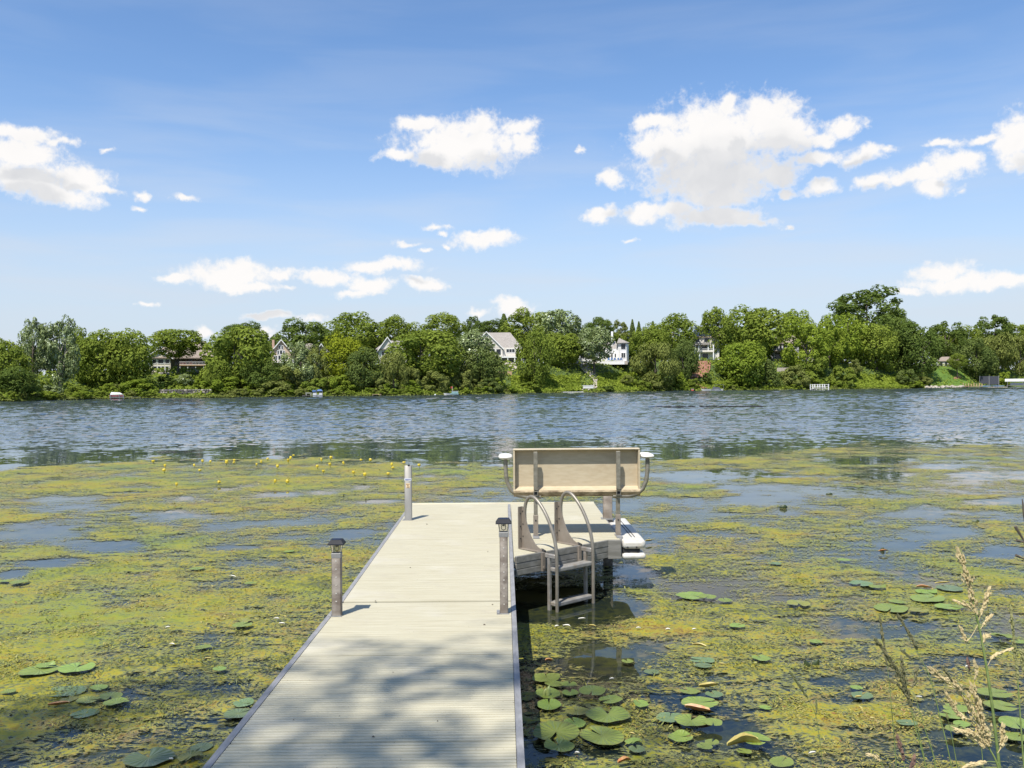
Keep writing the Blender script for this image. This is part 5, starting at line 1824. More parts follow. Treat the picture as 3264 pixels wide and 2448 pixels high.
M['stone'] = mottled('pale_stone', (0.30, 0.26, 0.21), (0.47, 0.42, 0.35), 3, 0.9, detail=8)
M['stone_dark'] = mottled('grey_wall_stone', (0.10, 0.09, 0.08), (0.22, 0.20, 0.18), 3, 0.9, detail=8)
M['mulch'] = mottled('red_mulch', (0.20, 0.085, 0.055), (0.33, 0.16, 0.11), 2, 0.95, detail=8)
M['lawn'] = mottled('mown_lawn', (0.065, 0.125, 0.012), (0.10, 0.175, 0.018), 0.6, 0.95, detail=8)


class House:
    """a house facing the lake; plan positions given as columns and rows of the photograph on its front plane"""
    def __init__(s, label, xc, yb, d, name='house', cat='house', turn=0.0):
        X, Y = plan(xc, d)
        s.xc, s.yb, s.Y, s.k = xc, yb, float(Y), float(Y) / F
        s.z = at_y(xc, yb, s.Y).z
        az = math.atan2(float(X), float(Y))
        s.t = thing(name, label, cat, (float(X), float(Y), s.z), -az + turn)

    def U(s, x):
        return (x - s.xc) * s.k

    def W(s, y, dep=0):
        return (s.yb - y) * s.k + 0.004 * (0)

    def block(s, name, mat, x0, x1, y0, y1, d0, d1, parent=None):
        """box between columns x0..x1, rows y0 (top)..y1 (foot), depth d0..d1 metres behind the front"""
        b = MB()
        b.box(s.U(x0), s.U(x1), d0, d1, s.W(y1), s.W(y0))
        return b.build(name, M[mat], parent or s.t)

    def window(s, x0, x1, y0, y1, d=0.0, arch=False, frame='trim', mull=0):
        f = 0.10
        u0, u1, w0, w1 = s.U(x0), s.U(x1), s.W(y1), s.W(y0)
        b = MB()
        for (a0, a1, c0, c1) in ((u0 - f, u0, w0 - f, w1 + f), (u1, u1 + f, w0 - f, w1 + f), (u0, u1, w0 - f, w0), (u0, u1, w1, w1 + f)):
            b.box(a0, a1, d - 0.07, d - 0.003, c0, c1)
        for k in range(mull):
            c = u0 + (u1 - u0) * (k + 1) / (mull + 1)
            b.box(c - .04, c + .04, d - 0.065, d - 0.004, w0, w1)
        o = b.build('window', M[frame], s.t)
        b = MB()
        b.box(u0, u1, d - 0.035, d - 0.006, w0, w1)
        b.build('pane', M['pane'], o)
        return o

    def gable(s, name, mat, x0, x1, yeave, yridge, d0, d1, wall=None, over=0.4, th=0.22):
        """ridge running away from the lake: gable end faces us"""
        u0, u1, w0, w1 = s.U(x0), s.U(x1), s.W(yeave), s.W(yridge)
        c = (u0 + u1) / 2
        b = MB()
        sl = (w1 - w0) / (c - u0)
        ou = over
        for sg in (-1, 1):
            e = u0 - ou if sg < 0 else u1 + ou
            ez = w0 - ou * sl
            vs = [(e, d0 - over, ez), (c, d0 - over, w1), (c, d1, w1), (e, d1, ez), (e, d0 - over, ez + th), (c, d0 - over, w1 + th), (c, d1, w1 + th), (e, d1, ez + th)]
            b.add(vs, [(3, 2, 1, 0), (4, 5, 6, 7), (0, 1, 5, 4), (1, 2, 6, 5), (2, 3, 7, 6), (3, 0, 4, 7)])
        o = b.build(name, M[mat], s.t)
        b = MB()
        for sg in (-1, 1):
            e = u0 - ou if sg < 0 else u1 + ou
            ez = w0 - ou * sl
            b.add([(e, d0 - over - .06, ez - .1), (c, d0 - over - .06, w1 - .1), (c, d0 - over - .06, w1 + th), (e, d0 - over - .06, ez + th), (e, d0 - over - .003, ez - .1), (c, d0 - over - .003, w1 - .1), (c, d0 - over - .003, w1 + th), (e, d0 - over - .003, ez + th)],
                  [(0, 1, 2, 3), (7, 6, 5, 4), (0, 4, 5, 1), (3, 2, 6, 7)])
        b.each('barge_board', M['trim'], o)
        if wall:
            b = MB()
            b.prism([(u0, w0), (u1, w0), (c, w1 - .02)], d0, d0 + .3, 'y')
            b.build('gable_wall', M[wall], s.t)
        return o

    def hip(s, name, mat, x0, x1, yeave, yridge, d0, d1, r0, r1, over=0.4):
        """ridge parallel to the shore from column r0 to r1"""
        u0, u1, w0, w1 = s.U(x0) - over, s.U(x1) + over, s.W(yeave), s.W(yridge)
        dm = (d0 + d1) / 2
        q0, q1 = s.U(r0), s.U(r1)
        b = MB()
        a, e = d0 - over, d1 + over
        vs = [(u0, a, w0), (u1, a, w0), (u1, e, w0), (u0, e, w0), (q0, dm, w1), (q1, dm, w1), (u0, a, w0 - .2), (u1, a, w0 - .2), (u1, e, w0 - .2), (u0, e, w0 - .2)]
        b.add(vs, [(0, 1, 5, 4), (1, 2, 5), (2, 3, 4, 5), (3, 0, 4), (6, 7, 1, 0), (7, 8, 2, 1), (8, 9, 3, 2), (9, 6, 0, 3), (9, 8, 7, 6)])
        return b.build(name, M[mat], s.t)

    def posts(s, name, mat, xs, y0, y1, d, w=0.16):
        for x in xs:
            b = MB()
            b.box(s.U(x) - w / 2, s.U(x) + w / 2, d - w / 2, d + w / 2, s.W(y1), s.W(y0))
            b.build(name, M[mat], s.t)

    def railing(s, x0, x1, y0, y1, d, mat='trim'):
        b = MB()
        u0, u1, w0, w1 = s.U(x0), s.U(x1), s.W(y1), s.W(y0)
        b.box(u0, u1, d - .04, d + .04, w1 - .08, w1)
        b.box(u0, u1, d - .03, d + .03, w0, w0 + .06)
        o = b.build('railing', M[mat], s.t)
        n = max(3, int((u1 - u0) / .3))
        b = MB()
        for k in range(n + 1):
            u = u0 + (u1 - u0) * k / n
            b.box(u - .02, u + .02, d - .02, d + .02, w0 + .06, w1 - .08)
        tag(b.build('balusters', M[mat], o), kind='stuff')


# stucco house with the brown roof
h = House('cream stucco house with broad brown roof behind the wide layered oak', 570, 1192, 30)
h.block('wall', 'stucco', 478, 546, 1140, 1192, 0, 9)
h.block('wall', 'grey_wall', 546.3, 668, 1138, 1192, 2.5, 9)
h.hip('roof', 'roof_brown', 474, 672, 1140, 1084, 0, 9.5, 560, 655)
h.gable('roof', 'roof_brown', 476, 548, 1140, 1112, -0.2, 5, wall='stucco')
for (a, c) in ((493, 503), (509, 525), (530, 542)):
    h.window(a, c, 1146, 1158)
for (a, c) in ((495, 505), (508, 516), (519, 527), (531, 540)):
    h.window(a, c, 1168, 1185)
for (a, c, e, f_) in ((560, 568, 1146, 1160), (600, 612, 1144, 1160), (632, 652, 1144, 1158), (560, 580, 1172, 1188), (596, 622, 1170, 1188), (636, 652, 1170, 1186)):
    h.window(a, c, e, f_, 2.5, frame='grey_wall')
h.block('balcony', 'timber', 572, 668, 1162, 1166, -0.6, 2.5)
h.posts('balcony_post', 'trim', (574, 597, 621, 645, 666), 1166.3, 1192, -0.4)
h.railing(572, 668, 1153, 1162, -0.5)
for x in (578, 588, 606):
    b = MB()
    b.box(h.U(x) - .35, h.U(x) + .35, 0.6, 1.2, h.W(1162), h.W(1156))
    b.box(h.U(x) - .35, h.U(x) + .35, 1.2, 1.3, h.W(1162), h.W(1151))
    o = b.build('balcony_chair', M['red_paint'])
    o.matrix_world = Matrix.Translation(h.t.location) @ Matrix.Rotation(h.t.rotation_euler.z, 4, 'Z')
    tag(o, 'red chair on the balcony of the stucco house', 'chair', 'red balcony chairs')

# gabled house with the tall window wall
h = House('tan house with steep gable and tall white window wall, between trees', 897, 1165, 34)
h.block('wall', 'tan_wall', 868, 926, 1119, 1165, 0, 10)
h.gable('roof', 'roof_grey', 868, 926, 1119, 1084, 0, 10, wall='tan_wall')
for args in ((890.5, 895, 1102, 1113, 0), (898, 902.5, 1102, 1113, 0), (885.5, 890, 1118, 1129, 0), (893, 900, 1117, 1129, 0), (903, 907.5, 1118, 1129, 0), (876, 885, 1134, 1148, 1), (888, 895, 1134, 1148, 0), (898, 906, 1134, 1148, 0), (910, 918, 1134, 1148, 0)):
    h.window(args[0], args[1], args[2], args[3], 0, mull=args[4])
h.block('chimney', 'brick_red', 868.5, 876, 1081, 1150, 3, 4.2)
h.block('wall', 'tan_wall', 926.3, 1036, 1118, 1165, 2, 10)
h.hip('roof', 'roof_grey', 926, 1040, 1118, 1090, 2, 11, 930, 1028)
h.gable('roof', 'roof_grey', 1008, 1036, 1118, 1096, 0.5, 6, wall='tan_wall')
h.window(1018, 1028, 1122, 1136, 2)
h.block('balcony', 'trim', 872, 935, 1154, 1157, -2.2, -0.01)
h.railing(872, 935, 1148, 1154, -2.1)

# mostly hidden grey roofed house
h = House('house with grey hipped roof almost hidden by trees, left of the cream house', 1255, 1165, 36)
h.block('wall', 'cream_wall', 1208, 1302, 1110, 1165, 0, 10)
h.hip('roof', 'roof_grey', 1204, 1306, 1112, 1082, 0, 11, 1234, 1290)
h.gable('roof', 'roof_grey', 1210, 1262, 1112, 1076, -0.3, 6, wall='cream_wall')
for a in (1218, 1232, 1250, 1270, 1286):
    h.window(a, a + 8, 1120, 1134)

# cream house
h = House('cream two storey house with big grey shake roof and front gable', 1600, 1162, 32)
h.block('wall', 'cream_wall', 1500, 1662, 1108, 1139, 0, 11)
h.block('wall', 'grey_wall', 1502, 1662, 1141.2, 1164, 2.2, 11)  # lower storey coloured grey for the shade of its recess
h.hip('roof', 'roof_grey', 1500, 1662, 1109, 1055, 0.6, 13, 1530, 1628)
h.gable('roof', 'roof_grey', 1501, 1603, 1110, 1059, -0.5, 8, wall='cream_wall', over=.35)
h.block('wall', 'cream_wall', 1502, 1602.5, 1109, 1139, -0.5, -0.004)
h.window(1567, 1577, 1096, 1105, -0.5)
h.window(1538, 1548, 1090, 1104, -0.5)
for (a, c) in ((1530, 1542), (1548, 1560), (1568, 1578), (1583, 1597)):
    h.window(a, c, 1113, 1132, -0.5)
h.window(1615, 1641, 1113, 1123, mull=2)
h.window(1646, 1655, 1113, 1131)
h.block('balcony', 'trim', 1572, 1666, 1137, 1141, -1.6, -0.52)
h.posts('balcony_post', 'trim', (1576, 1598, 1619, 1641, 1663), 1141.2, 1164, -1.4, 0.24)
for (a, c) in ((1600, 1612), (1624, 1637), (1646, 1656)):
    h.window(a, c, 1145, 1160, 2.2)
b = MB()
for k in range(7):
    b.box(h.U(1644 + k * 2.2), h.U(1646 + k * 2.2), -2.6, -1.7, h.W(1164 - k * 3.2), h.W(1161.4 - k * 3.2))
b.build('outside_stair', M['trim'], h.t)

# white house with turret
h = House('white house with a hip roofed corner turret and terrace', 1935, 1162, 26)
h.block('wall', 'white_wall', 1930, 1972, 1112, 1152, 1, 9)
h.prm = None
b = MB()
oct_ = [(h.U(1971), .4), (h.U(1978), -0.9), (h.U(1997), -0.9), (h.U(2004), .4), (h.U(2004), 4), (h.U(1971), 4)]
b.prism(oct_, h.W(1152), h.W(1094), 'z')
b.build('turret_wall', M['white_wall'], h.t)
b = MB()
cx, cy = (h.U(1978) + h.U(1997)) / 2, 1.6
o8 = [(cx + (p_[0] - cx) * 1.25, cy + (p_[1] - cy) * 1.25, h.W(1094)) for p_ in oct_]
b.add(o8 + [(cx - 1.2, cy + 1, h.W(1076))], [(i, (i + 1) % 6, 6) for i in range(6)] + [(5, 4, 3, 2, 1, 0)])
b.build('turret_roof', M['roof_grey'], h.t)
h.hip('roof', 'roof_grey', 1800, 1972, 1113, 1084, 2, 12, 1830, 1962)
h.block('wall', 'white_wall', 1799, 1929.7, 1114, 1152, 2.5, 11)
h.block('chimney', 'white_wall', 1949, 1955.5, 1054, 1100, 4, 5.2)
h.window(1980, 1994, 1097, 1114, -0.9)
h.window(1981, 1993, 1126, 1141, -0.9, mull=1)
for (a, c, e, f_, dd) in ((1934, 1943, 1130, 1142, 1), (1949, 1953.5, 1126, 1141, 1), (1960, 1964, 1127, 1139, 1), (1966, 1969.5, 1098, 1114, 1), (1812, 1822, 1124, 1146, 2.5), (1830, 1842, 1122, 1146, 2.5), (1850, 1863, 1128, 1140, 2.5), (1868, 1876, 1126, 1140, 2.5), (1890, 1900, 1124, 1140, 2.5), (1910, 1920, 1124, 1140, 2.5)):
    h.window(a, c, e, f_, dd)
for (a, c) in ((1800, 1893), (1905, 1990)):
    h.block('terrace_wall', 'white_wall', a, c, 1153, 1163, -4.2, -3.9)
h.block('terrace', 'stone', 1798, 2000, 1152.3, 1163, -3.88, 0.3)
h.railing(1800, 1893, 1145, 1152.3, -3.8)
tw = h
for i, x in enumerate((1941, 1951, 1961, 1972, 1981)):
    c0 = Matrix.Translation(h.t.location) @ Matrix.Rotation(h.t.rotation_euler.z, 4, 'Z')
    q = thing('terrace_chair', ('leftmost blue chair on the white house terrace', 'second blue chair from the left on the white house terrace', 'middle blue chair on the white house terrace', 'fourth blue chair on the white house terrace, before the turret', 'rightmost blue chair on the white house terrace')[i], 'chair', tuple(c0 @ Vector((h.U(x), -3.0, h.W(1152.3)))), 0.1 * i, 'blue chairs on the terrace')
    b = MB()
    b.box(-.26, .26, -.3, .25, .32, .40)
    b.build('seat', M['blue_paint'], q)
    b = MB()
    b.box(-.24, .24, .25, .33, .40, .95)
    b.build('backrest', M['blue_paint'], q)
    for sx in (-.3, .3):
        b = MB()
        b.box(sx - .05, sx + .05, -.33, .30, .55, .60)
        b.build('armrest', M['blue_paint'], q)
        for sy in (-.28, .26):
            b = MB()
            b.box(sx - .035, sx + .035, sy - .035, sy + .035, 0, .55 if sy < 0 else .35)
            b.build('leg', M['blue_paint'], q)

# house with solar roof
h = House('cream house with solar panels on its steep dark roof', 2245, 1147, 36)
h.block('wall', 'cream_wall', 2206, 2292, 1074, 1147, 0, 11)
h.hip('roof', 'roof_brown', 2204, 2296, 1075, 1036, 0, 13, 2226, 2280)
w0, w1 = h.W(1074), h.W(1036)
sl = math.atan2(w1 - w0, 6.9)
pan = None
for r_ in range(4):
    for c_ in range(4):
        if pan is None:
            b = MB()
            b.box(-.92, .92, -.55, .55, 0.06, 0.12)
            pan = b.build('solar_panel', M['solar'], h.t)
            o = pan
        else:
            o = pan.copy()
            COL.objects.link(o)
        tt = 0.10 + r_ * 0.215
        o.location = (h.U(2221) + c_ * 1.92 + r_ * 0.12, -0.4 + 6.9 * (tt + .06), w0 + (w1 - w0) * (tt + .06))
        o.rotation_euler = (sl, 0, 0)
        o.scale = (1, 1.45, 1)
h.block('porch_roof', 'roof_grey', 2216, 2262, 1093, 1100, -2.4, -0.01)
h.block('balcony', 'cream_wall', 2214, 2276, 1118, 1123, -2.0, -0.01)
h.posts('porch_post', 'trim', (2218, 2229, 2258, 2274), 1100.3, 1118, -1.8, .3)
h.posts('porch_post', 'trim', (2216, 2231, 2274), 1123.3, 1147, -1.8, .35)
h.railing(2214, 2276, 1112, 1118, -1.9)
for (a, c, e, f_) in ((2218, 2231, 1078, 1091), (2246, 2262, 1078, 1090), (2219, 2227, 1104, 1117), (2238, 2254, 1103, 1117), (2218, 2228, 1128, 1145), (2240, 2258, 1127, 1143), (2266, 2278, 1104, 1116)):
    h.window(a, c, e, f_)

# wooden deck houses
h = House('dark sided house with raised wooden deck, glimpsed between light trees', 2500, 1152, 34)
h.block('wall', 'grey_wall', 2460, 2545, 1094, 1152, 0, 10)
h.hip('roof', 'roof_brown', 2457, 2550, 1094, 1068, 0, 11, 2480, 2530)
for a in (2470, 2486, 2497, 2518):
    h.window(a, a + 7, 1099, 1114)
h.block('balcony', 'timber', 2466, 2516, 1118, 1124, -3, -0.01)
h.railing(2466, 2516, 1112, 1118, -2.9)
h.posts('balcony_post', 'trim', (2470, 2493, 2513), 1124.2, 1152, -2.6, .22)
for a in (2474, 2500):
    h.window(a, a + 12, 1130, 1148)
h = House('pale house with brown outside stair, behind the loose light tree', 2625, 1152, 36)
h.block('wall', 'cream_wall', 2582, 2662, 1088, 1152, 0, 10)
h.gable('roof', 'roof_brown', 2584, 2624, 1088, 1056, -0.4, 10, wall='cream_wall')
h.hip('roof', 'roof_brown', 2600, 2666, 1089, 1064, 0.5, 11, 2615, 2650)
for (a, e) in ((2590, 1094), (2606, 1094), (2636, 1096), (2650, 1096), (2588, 1122), (2650, 1124)):
    h.window(a, a + 9, e, e + 16)
b = MB()
for k in range(9):
    b.box(h.U(2634 + k * 2.6), h.U(2637 + k * 2.6), -2.2, -1.2, h.W(1120 + k * 3.6), h.W(1118 + k * 3.6))
b.build('outside_stair', M['timber'], h.t)
h.block('balcony', 'timber', 2630, 2664, 1116, 1119, -2.4, -0.01)
# low house above the lawn
h = House('low pale house end above the lawn on the right', 3022, 1170, 34)
h.block('wall', 'cream_wall', 2992, 3060, 1150, 1170, 0, 8)
h.hip('roof', 'roof_brown', 2988, 3066, 1150, 1136, 0, 9, 3005, 3050)
for a in (2999, 3013, 3028, 3044):
    h.window(a, a + 8, 1154, 1166)

# ------------------------------------------------------------------ walls, paths, lawn, rocks on the far bank


def strip_on_hill(name, label, pts, width, mat, lift=0.10, kind='structure'):
    """path of given width through (column, metres inland)"""
    sm = smooth_path([(p_[0], p_[1], 0) for p_ in pts], 8)
    vs, fs = [], []
    for i, q in enumerate(sm):
        X, Y = plan(q.x, q.y)
        hw = width / 2 * F / float(Y)
        for sg in (-1, 1):
            xx = q.x + sg * hw
            A, B_ = plan(xx, q.y)
            vs.append((float(A), float(B_), float(ground_h(xx, q.y)) + lift))
    for i in range(len(sm) - 1):
        fs.append((2 * i, 2 * i + 1, 2 * i + 3, 2 * i + 2))
    b = MB()
    b.add(vs, fs)
    return tag(b.build(name, M[mat]), label, kind=kind)


path = strip_on_hill('stone_path', 'winding stone path from the water up to the white house', [(1852, .3), (1868, 4), (1898, 8.5), (1903, 12.5), (1875, 17.5), (1862, 22), (1880, 26)], 2.6, 'stone', .22)
rock_me = []


def rock_mesh(seed):
    r = random.Random(seed)
    import bmesh
    bm = bmesh.new()
    bmesh.ops.create_icosphere(bm, subdivisions=1, radius=0.5)
    for v in bm.verts:
        v.co *= r.uniform(.75, 1.15)
        v.co.z *= .72
    me = bpy.data.meshes.new('rock')
    bm.to_mesh(me)
    bm.free()
    me.materials.append(M['stone'])
    return me


rock_me = [rock_mesh(i) for i in range(4)]


def rocks(label, x0, x1, d0, d1, n, s0, s1, group, mat=None):
    r = random.Random(int(x0))
    for i in range(n):
        x = x0 + (x1 - x0) * (i + r.random()) / n
        d = r.uniform(d0, d1)
        X, Y = plan(x, d)
        o = bpy.data.objects.new('rock', rock_me[i % 4])
        COL.objects.link(o)
        s = r.uniform(s0, s1)
        o.location = (float(X), float(Y), float(ground_h(x, d)) + s * .2)
        o.scale = (s * r.uniform(.8, 1.5), s, s)
        o.rotation_euler = (0, 0, r.uniform(0, 6))
        if mat:
            o.material_slots[0].link = 'OBJECT'
            o.material_slots[0].material = M[mat]
        tag(o, label, 'rock', group)


rocks('pale boulder of the riprap at the foot of the lawn', 2948, 3070, 0.0, 2.0, 46, .7, 1.5, 'riprap below the lawn')
rocks('pale boulder in the heap below the cream house balcony', 1612, 1650, 17, 25, 18, .7, 1.4, 'boulders below the cream house')
rocks('flat stone on the winding path', 1856, 1866, 1, 4.5, 6, .8, 1.3, 'stones of the path')
rocks('pale rock along the terrace below the stucco house', 470, 660, 20, 24, 26, .6, 1.3, 'rocks below the stucco house')
strip_on_hill('mulch_bed', 'red mulch bed on the slope below the solar roof', [(2226, 12), (2238, 17), (2240, 23)], 5.0, 'mulch', .35)
strip_on_hill('brown_path', 'brown earth path sloping down beside the boats', [(2250, 2), (2225, 6), (2205, 11)], 1.8, 'mulch', .5)
sl_ = []
b = MB()
NX, ND = 26, 16
for j in range(ND):
    for i in range(NX):
        x = 2948 + (3092 - 2948) * i / (NX - 1)
        d = 1.6 + 20 * j / (ND - 1)
        X, Y = plan(x, d)
        b.v.append((float(X), float(Y), float(ground_h(x, d)) + .45))
for j in range(ND - 1):
    for i in range(NX - 1):
        b.f.append((j * NX + i, j * NX + i + 1, (j + 1) * NX + i + 1, (j + 1) * NX + i))
        b.m.append(0)
tag(b.build('lawn', M['lawn'], smooth='all'), 'mown lawn sloping down to the riprap', kind='structure')


def bank_wall(name, label, x0, x1, d, y0, y1, mat, stones=False, th=.5):
    h = House(label, (x0 + x1) / 2, y1, d, name, 'wall')
    nrow = 3
    if not stones:
        h.block('face', mat, x0, x1, y0, y1 + 4, -.25, .25)
        return h
    h.block('core', mat, x0, x1, y0 + 2, y1 + 4, 0, th)
    r = random.Random(2)
    for j in range(nrow):
        x = x0 - r.uniform(0, 4)
        while x < x1:
            w = r.uniform(7, 13)
            b = MB()
            a0, a1 = h.W(y1) + (h.W(y0) - h.W(y1)) * j / nrow, h.W(y1) + (h.W(y0) - h.W(y1)) * (j + 1) / nrow
            b.box(h.U(x) + .03, h.U(x + w) - .03, -.18 - r.uniform(0, .12), -.004, a0 + .03, a1 - .03, bev=.08)
            b.build('stone', M[mat if r.random() < .6 else 'stone'], h.t)
            x += w
    return h


bank_wall('retaining_wall', 'long dark stone retaining wall along the shore left of the big dome tree', 436, 668, 3.2, 1241, 1261, 'stone_dark', True)
bank_wall('timber_wall', 'low tan timber retaining wall below the cream house', 1572, 1632, 16.5, 1184, 1192, 'timber')
bank_wall('stone_ledge', 'pale stone ledge in the slope left of the white bench dock', 2478, 2514, 10, 1172, 1180, 'stone')

# ------------------------------------------------------------------ boats, lifts and small docks on the far shore


def px_frame(name, label, cat, x, y, d, group=None, turn=0.0):
    """thing standing in the water d metres in front of (negative) or behind the shoreline; returns it and metres per pixel"""
    X, Y = plan(x, d)
    t = thing(name, label, cat, (float(X), float(Y), 0.0), -math.atan2(float(X), float(Y)) + turn, group)
    return t, float(Y) / F


def hull(b, L, Wd, Hh, z0, mi=0):
    """pointed boat hull along x"""
    st = []
    for t in (0, .15, .5, .8, .93, 1.0):
        wd = Wd * (1 if t < .6 else max(.02, 1 - ((t - .6) / .4) ** 1.8)) * .5
        st.append((-L / 2 + L * t, wd, z0 + Hh * (1 + .18 * max(0, t - .5))))
    vs = []
    for (x, wd, zt) in st:
        vs += [(x, -wd, zt), (x, -wd * .72, z0), (x, wd * .72, z0), (x, wd, zt)]
    fs = []
    for i in range(len(st) - 1):
        for j in range(3):
            fs.append((i * 4 + j, (i + 1) * 4 + j, (i + 1) * 4 + j + 1, i * 4 + j + 1))
        fs.append((i * 4 + 3, (i + 1) * 4 + 3, (i + 1) * 4, i * 4))
    fs += [(0, 1, 2, 3), (23, 22, 21, 20)]
    b.add(vs, fs, mi)


def lift_posts(t, xs, ys, h, mat='alu', w=.07):
    for x in xs:
        for y in ys:
            b = MB()
            b.tube([(x, y, -.8), (x, y, h)], w, 6)
            b.build('post', M[mat], t)


# left: white covered boat on a lift
t, k = px_frame('boat', 'white covered boat raised on a lift by the left shore', 'boat', 372, 1268, -1.0)
b = MB()
hull(b, 2.4, 1.3, .42, .38)
b.build('hull', M['boat_white'], t)
b = MB()
b.add([(-1.1, -.62, .84), (1.0, -.4, .9), (1.0, .4, .9), (-1.1, .62, .84), (-.9, 0, 1.3), (.5, 0, 1.22)], [(0, 1, 5, 4), (2, 3, 4, 5), (1, 2, 5), (3, 0, 4)])
b.build('cover', M['boat_white'], t)
b = MB()
b.box(-1.2, 1.15, -.655, -.64, .55, .68)
b.build('red_stripe', M['red_paint'], t)
t, k = px_frame('boat_lift', 'grey lift frame under the white covered boat', 'boat lift', 372, 1270, -1.0)
lift_posts(t, (-1.0, .4, 1.1), (-.8, .8), .85)
b = MB()
b.box(-1.2, 1.2, -.9, -.8, .26, .34)
b.box(-1.2, 1.2, .8, .9, .26, .34)
b.each('beam', M['alu'], t)
t, k = px_frame('small_dock', 'low grey dock right of the white covered boat', 'dock', 420, 1268, -.9)
for i in range(8):
    b = MB()
    b.box(-1.45 + i * .36, -1.11 + i * .36, -.5, .5, .34, .38)
    b.build('plank', M['tread'], t)
lift_posts(t, (-1.4, 0, 1.4), (-.45, .45), .34, 'post')
# pontoon with blue canopy
t, k = px_frame('pontoon_boat', 'pontoon boat with blue canopy under the yellow green maple', 'boat', 1012, 1262, -1.2)
for y in (-.7, .7):
    b = MB()
    b.tube([(-.9, y, .16), (.9, y, .16)], .2, 8)
    b.build('pontoon', M['boat_white'], t)
b = MB()
b.box(-.95, .95, -.95, .95, .36, .44)
b.build('deck', M['boat_white'], t)
b = MB()
b.box(-.9, -.2, -.9, -.84, .445, .8)
b.box(.3, .9, -.9, -.84, .445, .8)
b.build('side_panel', M['boat_white'], t)
b = MB()
b.add([(-.2, -1, 1.15), (1.0, -1, 1.15), (1.0, 1, 1.15), (-.2, 1, 1.15), (.1, -.6, 1.5), (.7, -.6, 1.5), (.7, .6, 1.5), (.1, .6, 1.5)], [(3, 2, 1, 0), (4, 5, 6, 7), (0, 1, 5, 4), (1, 2, 6, 5), (2, 3, 7, 6), (3, 0, 4, 7)])
b.build('canopy', M['canopy_blue'], t)
b = MB()
b.box(-1.0, -.25, -.95, .9, .9, 1.34, bev=.1)
b.build('blue_cover', M['canopy_blue'], t)
lift_posts(t, (-.15, .95), (-.95, .95), 1.2, 'alu', .04)
t, k = px_frame('small_dock', 'short pale dock and bench left of the blue canopy', 'dock', 980, 1262, -.8)
for i in range(5):
    b = MB()
    b.box(-1.0 + i * .36, -.66 + i * .36, -.5, .5, .30, .36)
    b.build('plank', M['tread'], t)
b = MB()
b.box(-.4, .8, -.1, .3, .74, .82)
b.box(-.3, -.2, 0, .2, .36, .74)
b.box(.6, .7, 0, .2, .36, .74)
b.build('bench', M['boat_white'], t)
lift_posts(t, (-.9, .6), (-.45, .45), .3, 'post', .05)
# brown low dock
t, k = px_frame('small_dock', 'small brown dock platform at the water between willow bushes', 'dock', 1201, 1258, -.6)
for i in range(5):
    b = MB()
    b.box(-.9 + i * .36, -.56 + i * .36, -.5, .5, .34, .42)
    b.build('plank', M['timber'], t)
lift_posts(t, (-.8, .8), (-.45, .45), .34, 'post', .07)
# white and teal motor boat
t, k = px_frame('motor_boat', 'white and teal motor boat with red flag at the foot of the willow bushes', 'boat', 1438, 1257, -1.6, turn=math.pi)
b = MB()
hull(b, 3.2, 1.3, .38, .03)
b.build('hull', M['boat_white'], t)
b = MB()
b.box(-1.55, .2, .60, .665, .16, .34)
b.build('teal_stripe', M['boat_teal'], t)
b = MB()
b.box(-1.5, -.1, -.55, .55, .40, .80, bev=.05)
b.build('cabin', M['boat_teal'], t)
b = MB()
b.box(-1.55, -.05, -.58, .58, .803, .86)
b.build('cabin_roof', M['boat_white'], t)
b = MB()
b.tube([(-.3, 0, .86), (-.3, 0, 1.9)], .025, 5)
b.build('flag_pole', M['boat_white'], t)
b = MB()
b.add([(-.3, 0, 1.9), (.1, .08, 1.8), (.08, -.04, 1.4), (-.3, 0, 1.5), (-.3, .01, 1.9), (.1, .09, 1.8), (.08, -.03, 1.4), (-.3, .01, 1.5)], [(0, 1, 2, 3), (7, 6, 5, 4)])
b.build('flag', M['red_paint'], t)
t, k = px_frame('buoy', 'white mooring buoy left of the white and teal boat', 'buoy', 1387, 1258, -2.2)
b = MB()
b.tube([(0, 0, -.1), (0, 0, 0), (0, 0, .12), (0, 0, .25), (0, 0, .32)], [.05, .17, .21, .16, .04], 10)
b.build('float', M['boat_white'], t, smooth='all')
# white long dock and box below the path
t, k = px_frame('floating_dock', 'long low white dock at the foot of the stone path', 'dock', 1815, 1249, -1.0)
for i in range(12):
    b = MB()
    b.box(-3.4 + i * .57, -2.85 + i * .57, -.6, .6, .20, .36)
    b.build('plank', M['boat_white'], t)
lift_posts(t, (-3.2, 0, 3.2), (-.5, .5), .2, 'post', .06)
h = House('white box seat beside the stone path', 1876, 1236, 2.2, 'box_seat', 'bench')
h.block('lid', 'boat_white', 1857, 1894, 1228, 1230, -.45, .45)
h.block('box', 'boat_white', 1859, 1892, 1230.2, 1238, -.4, .4)
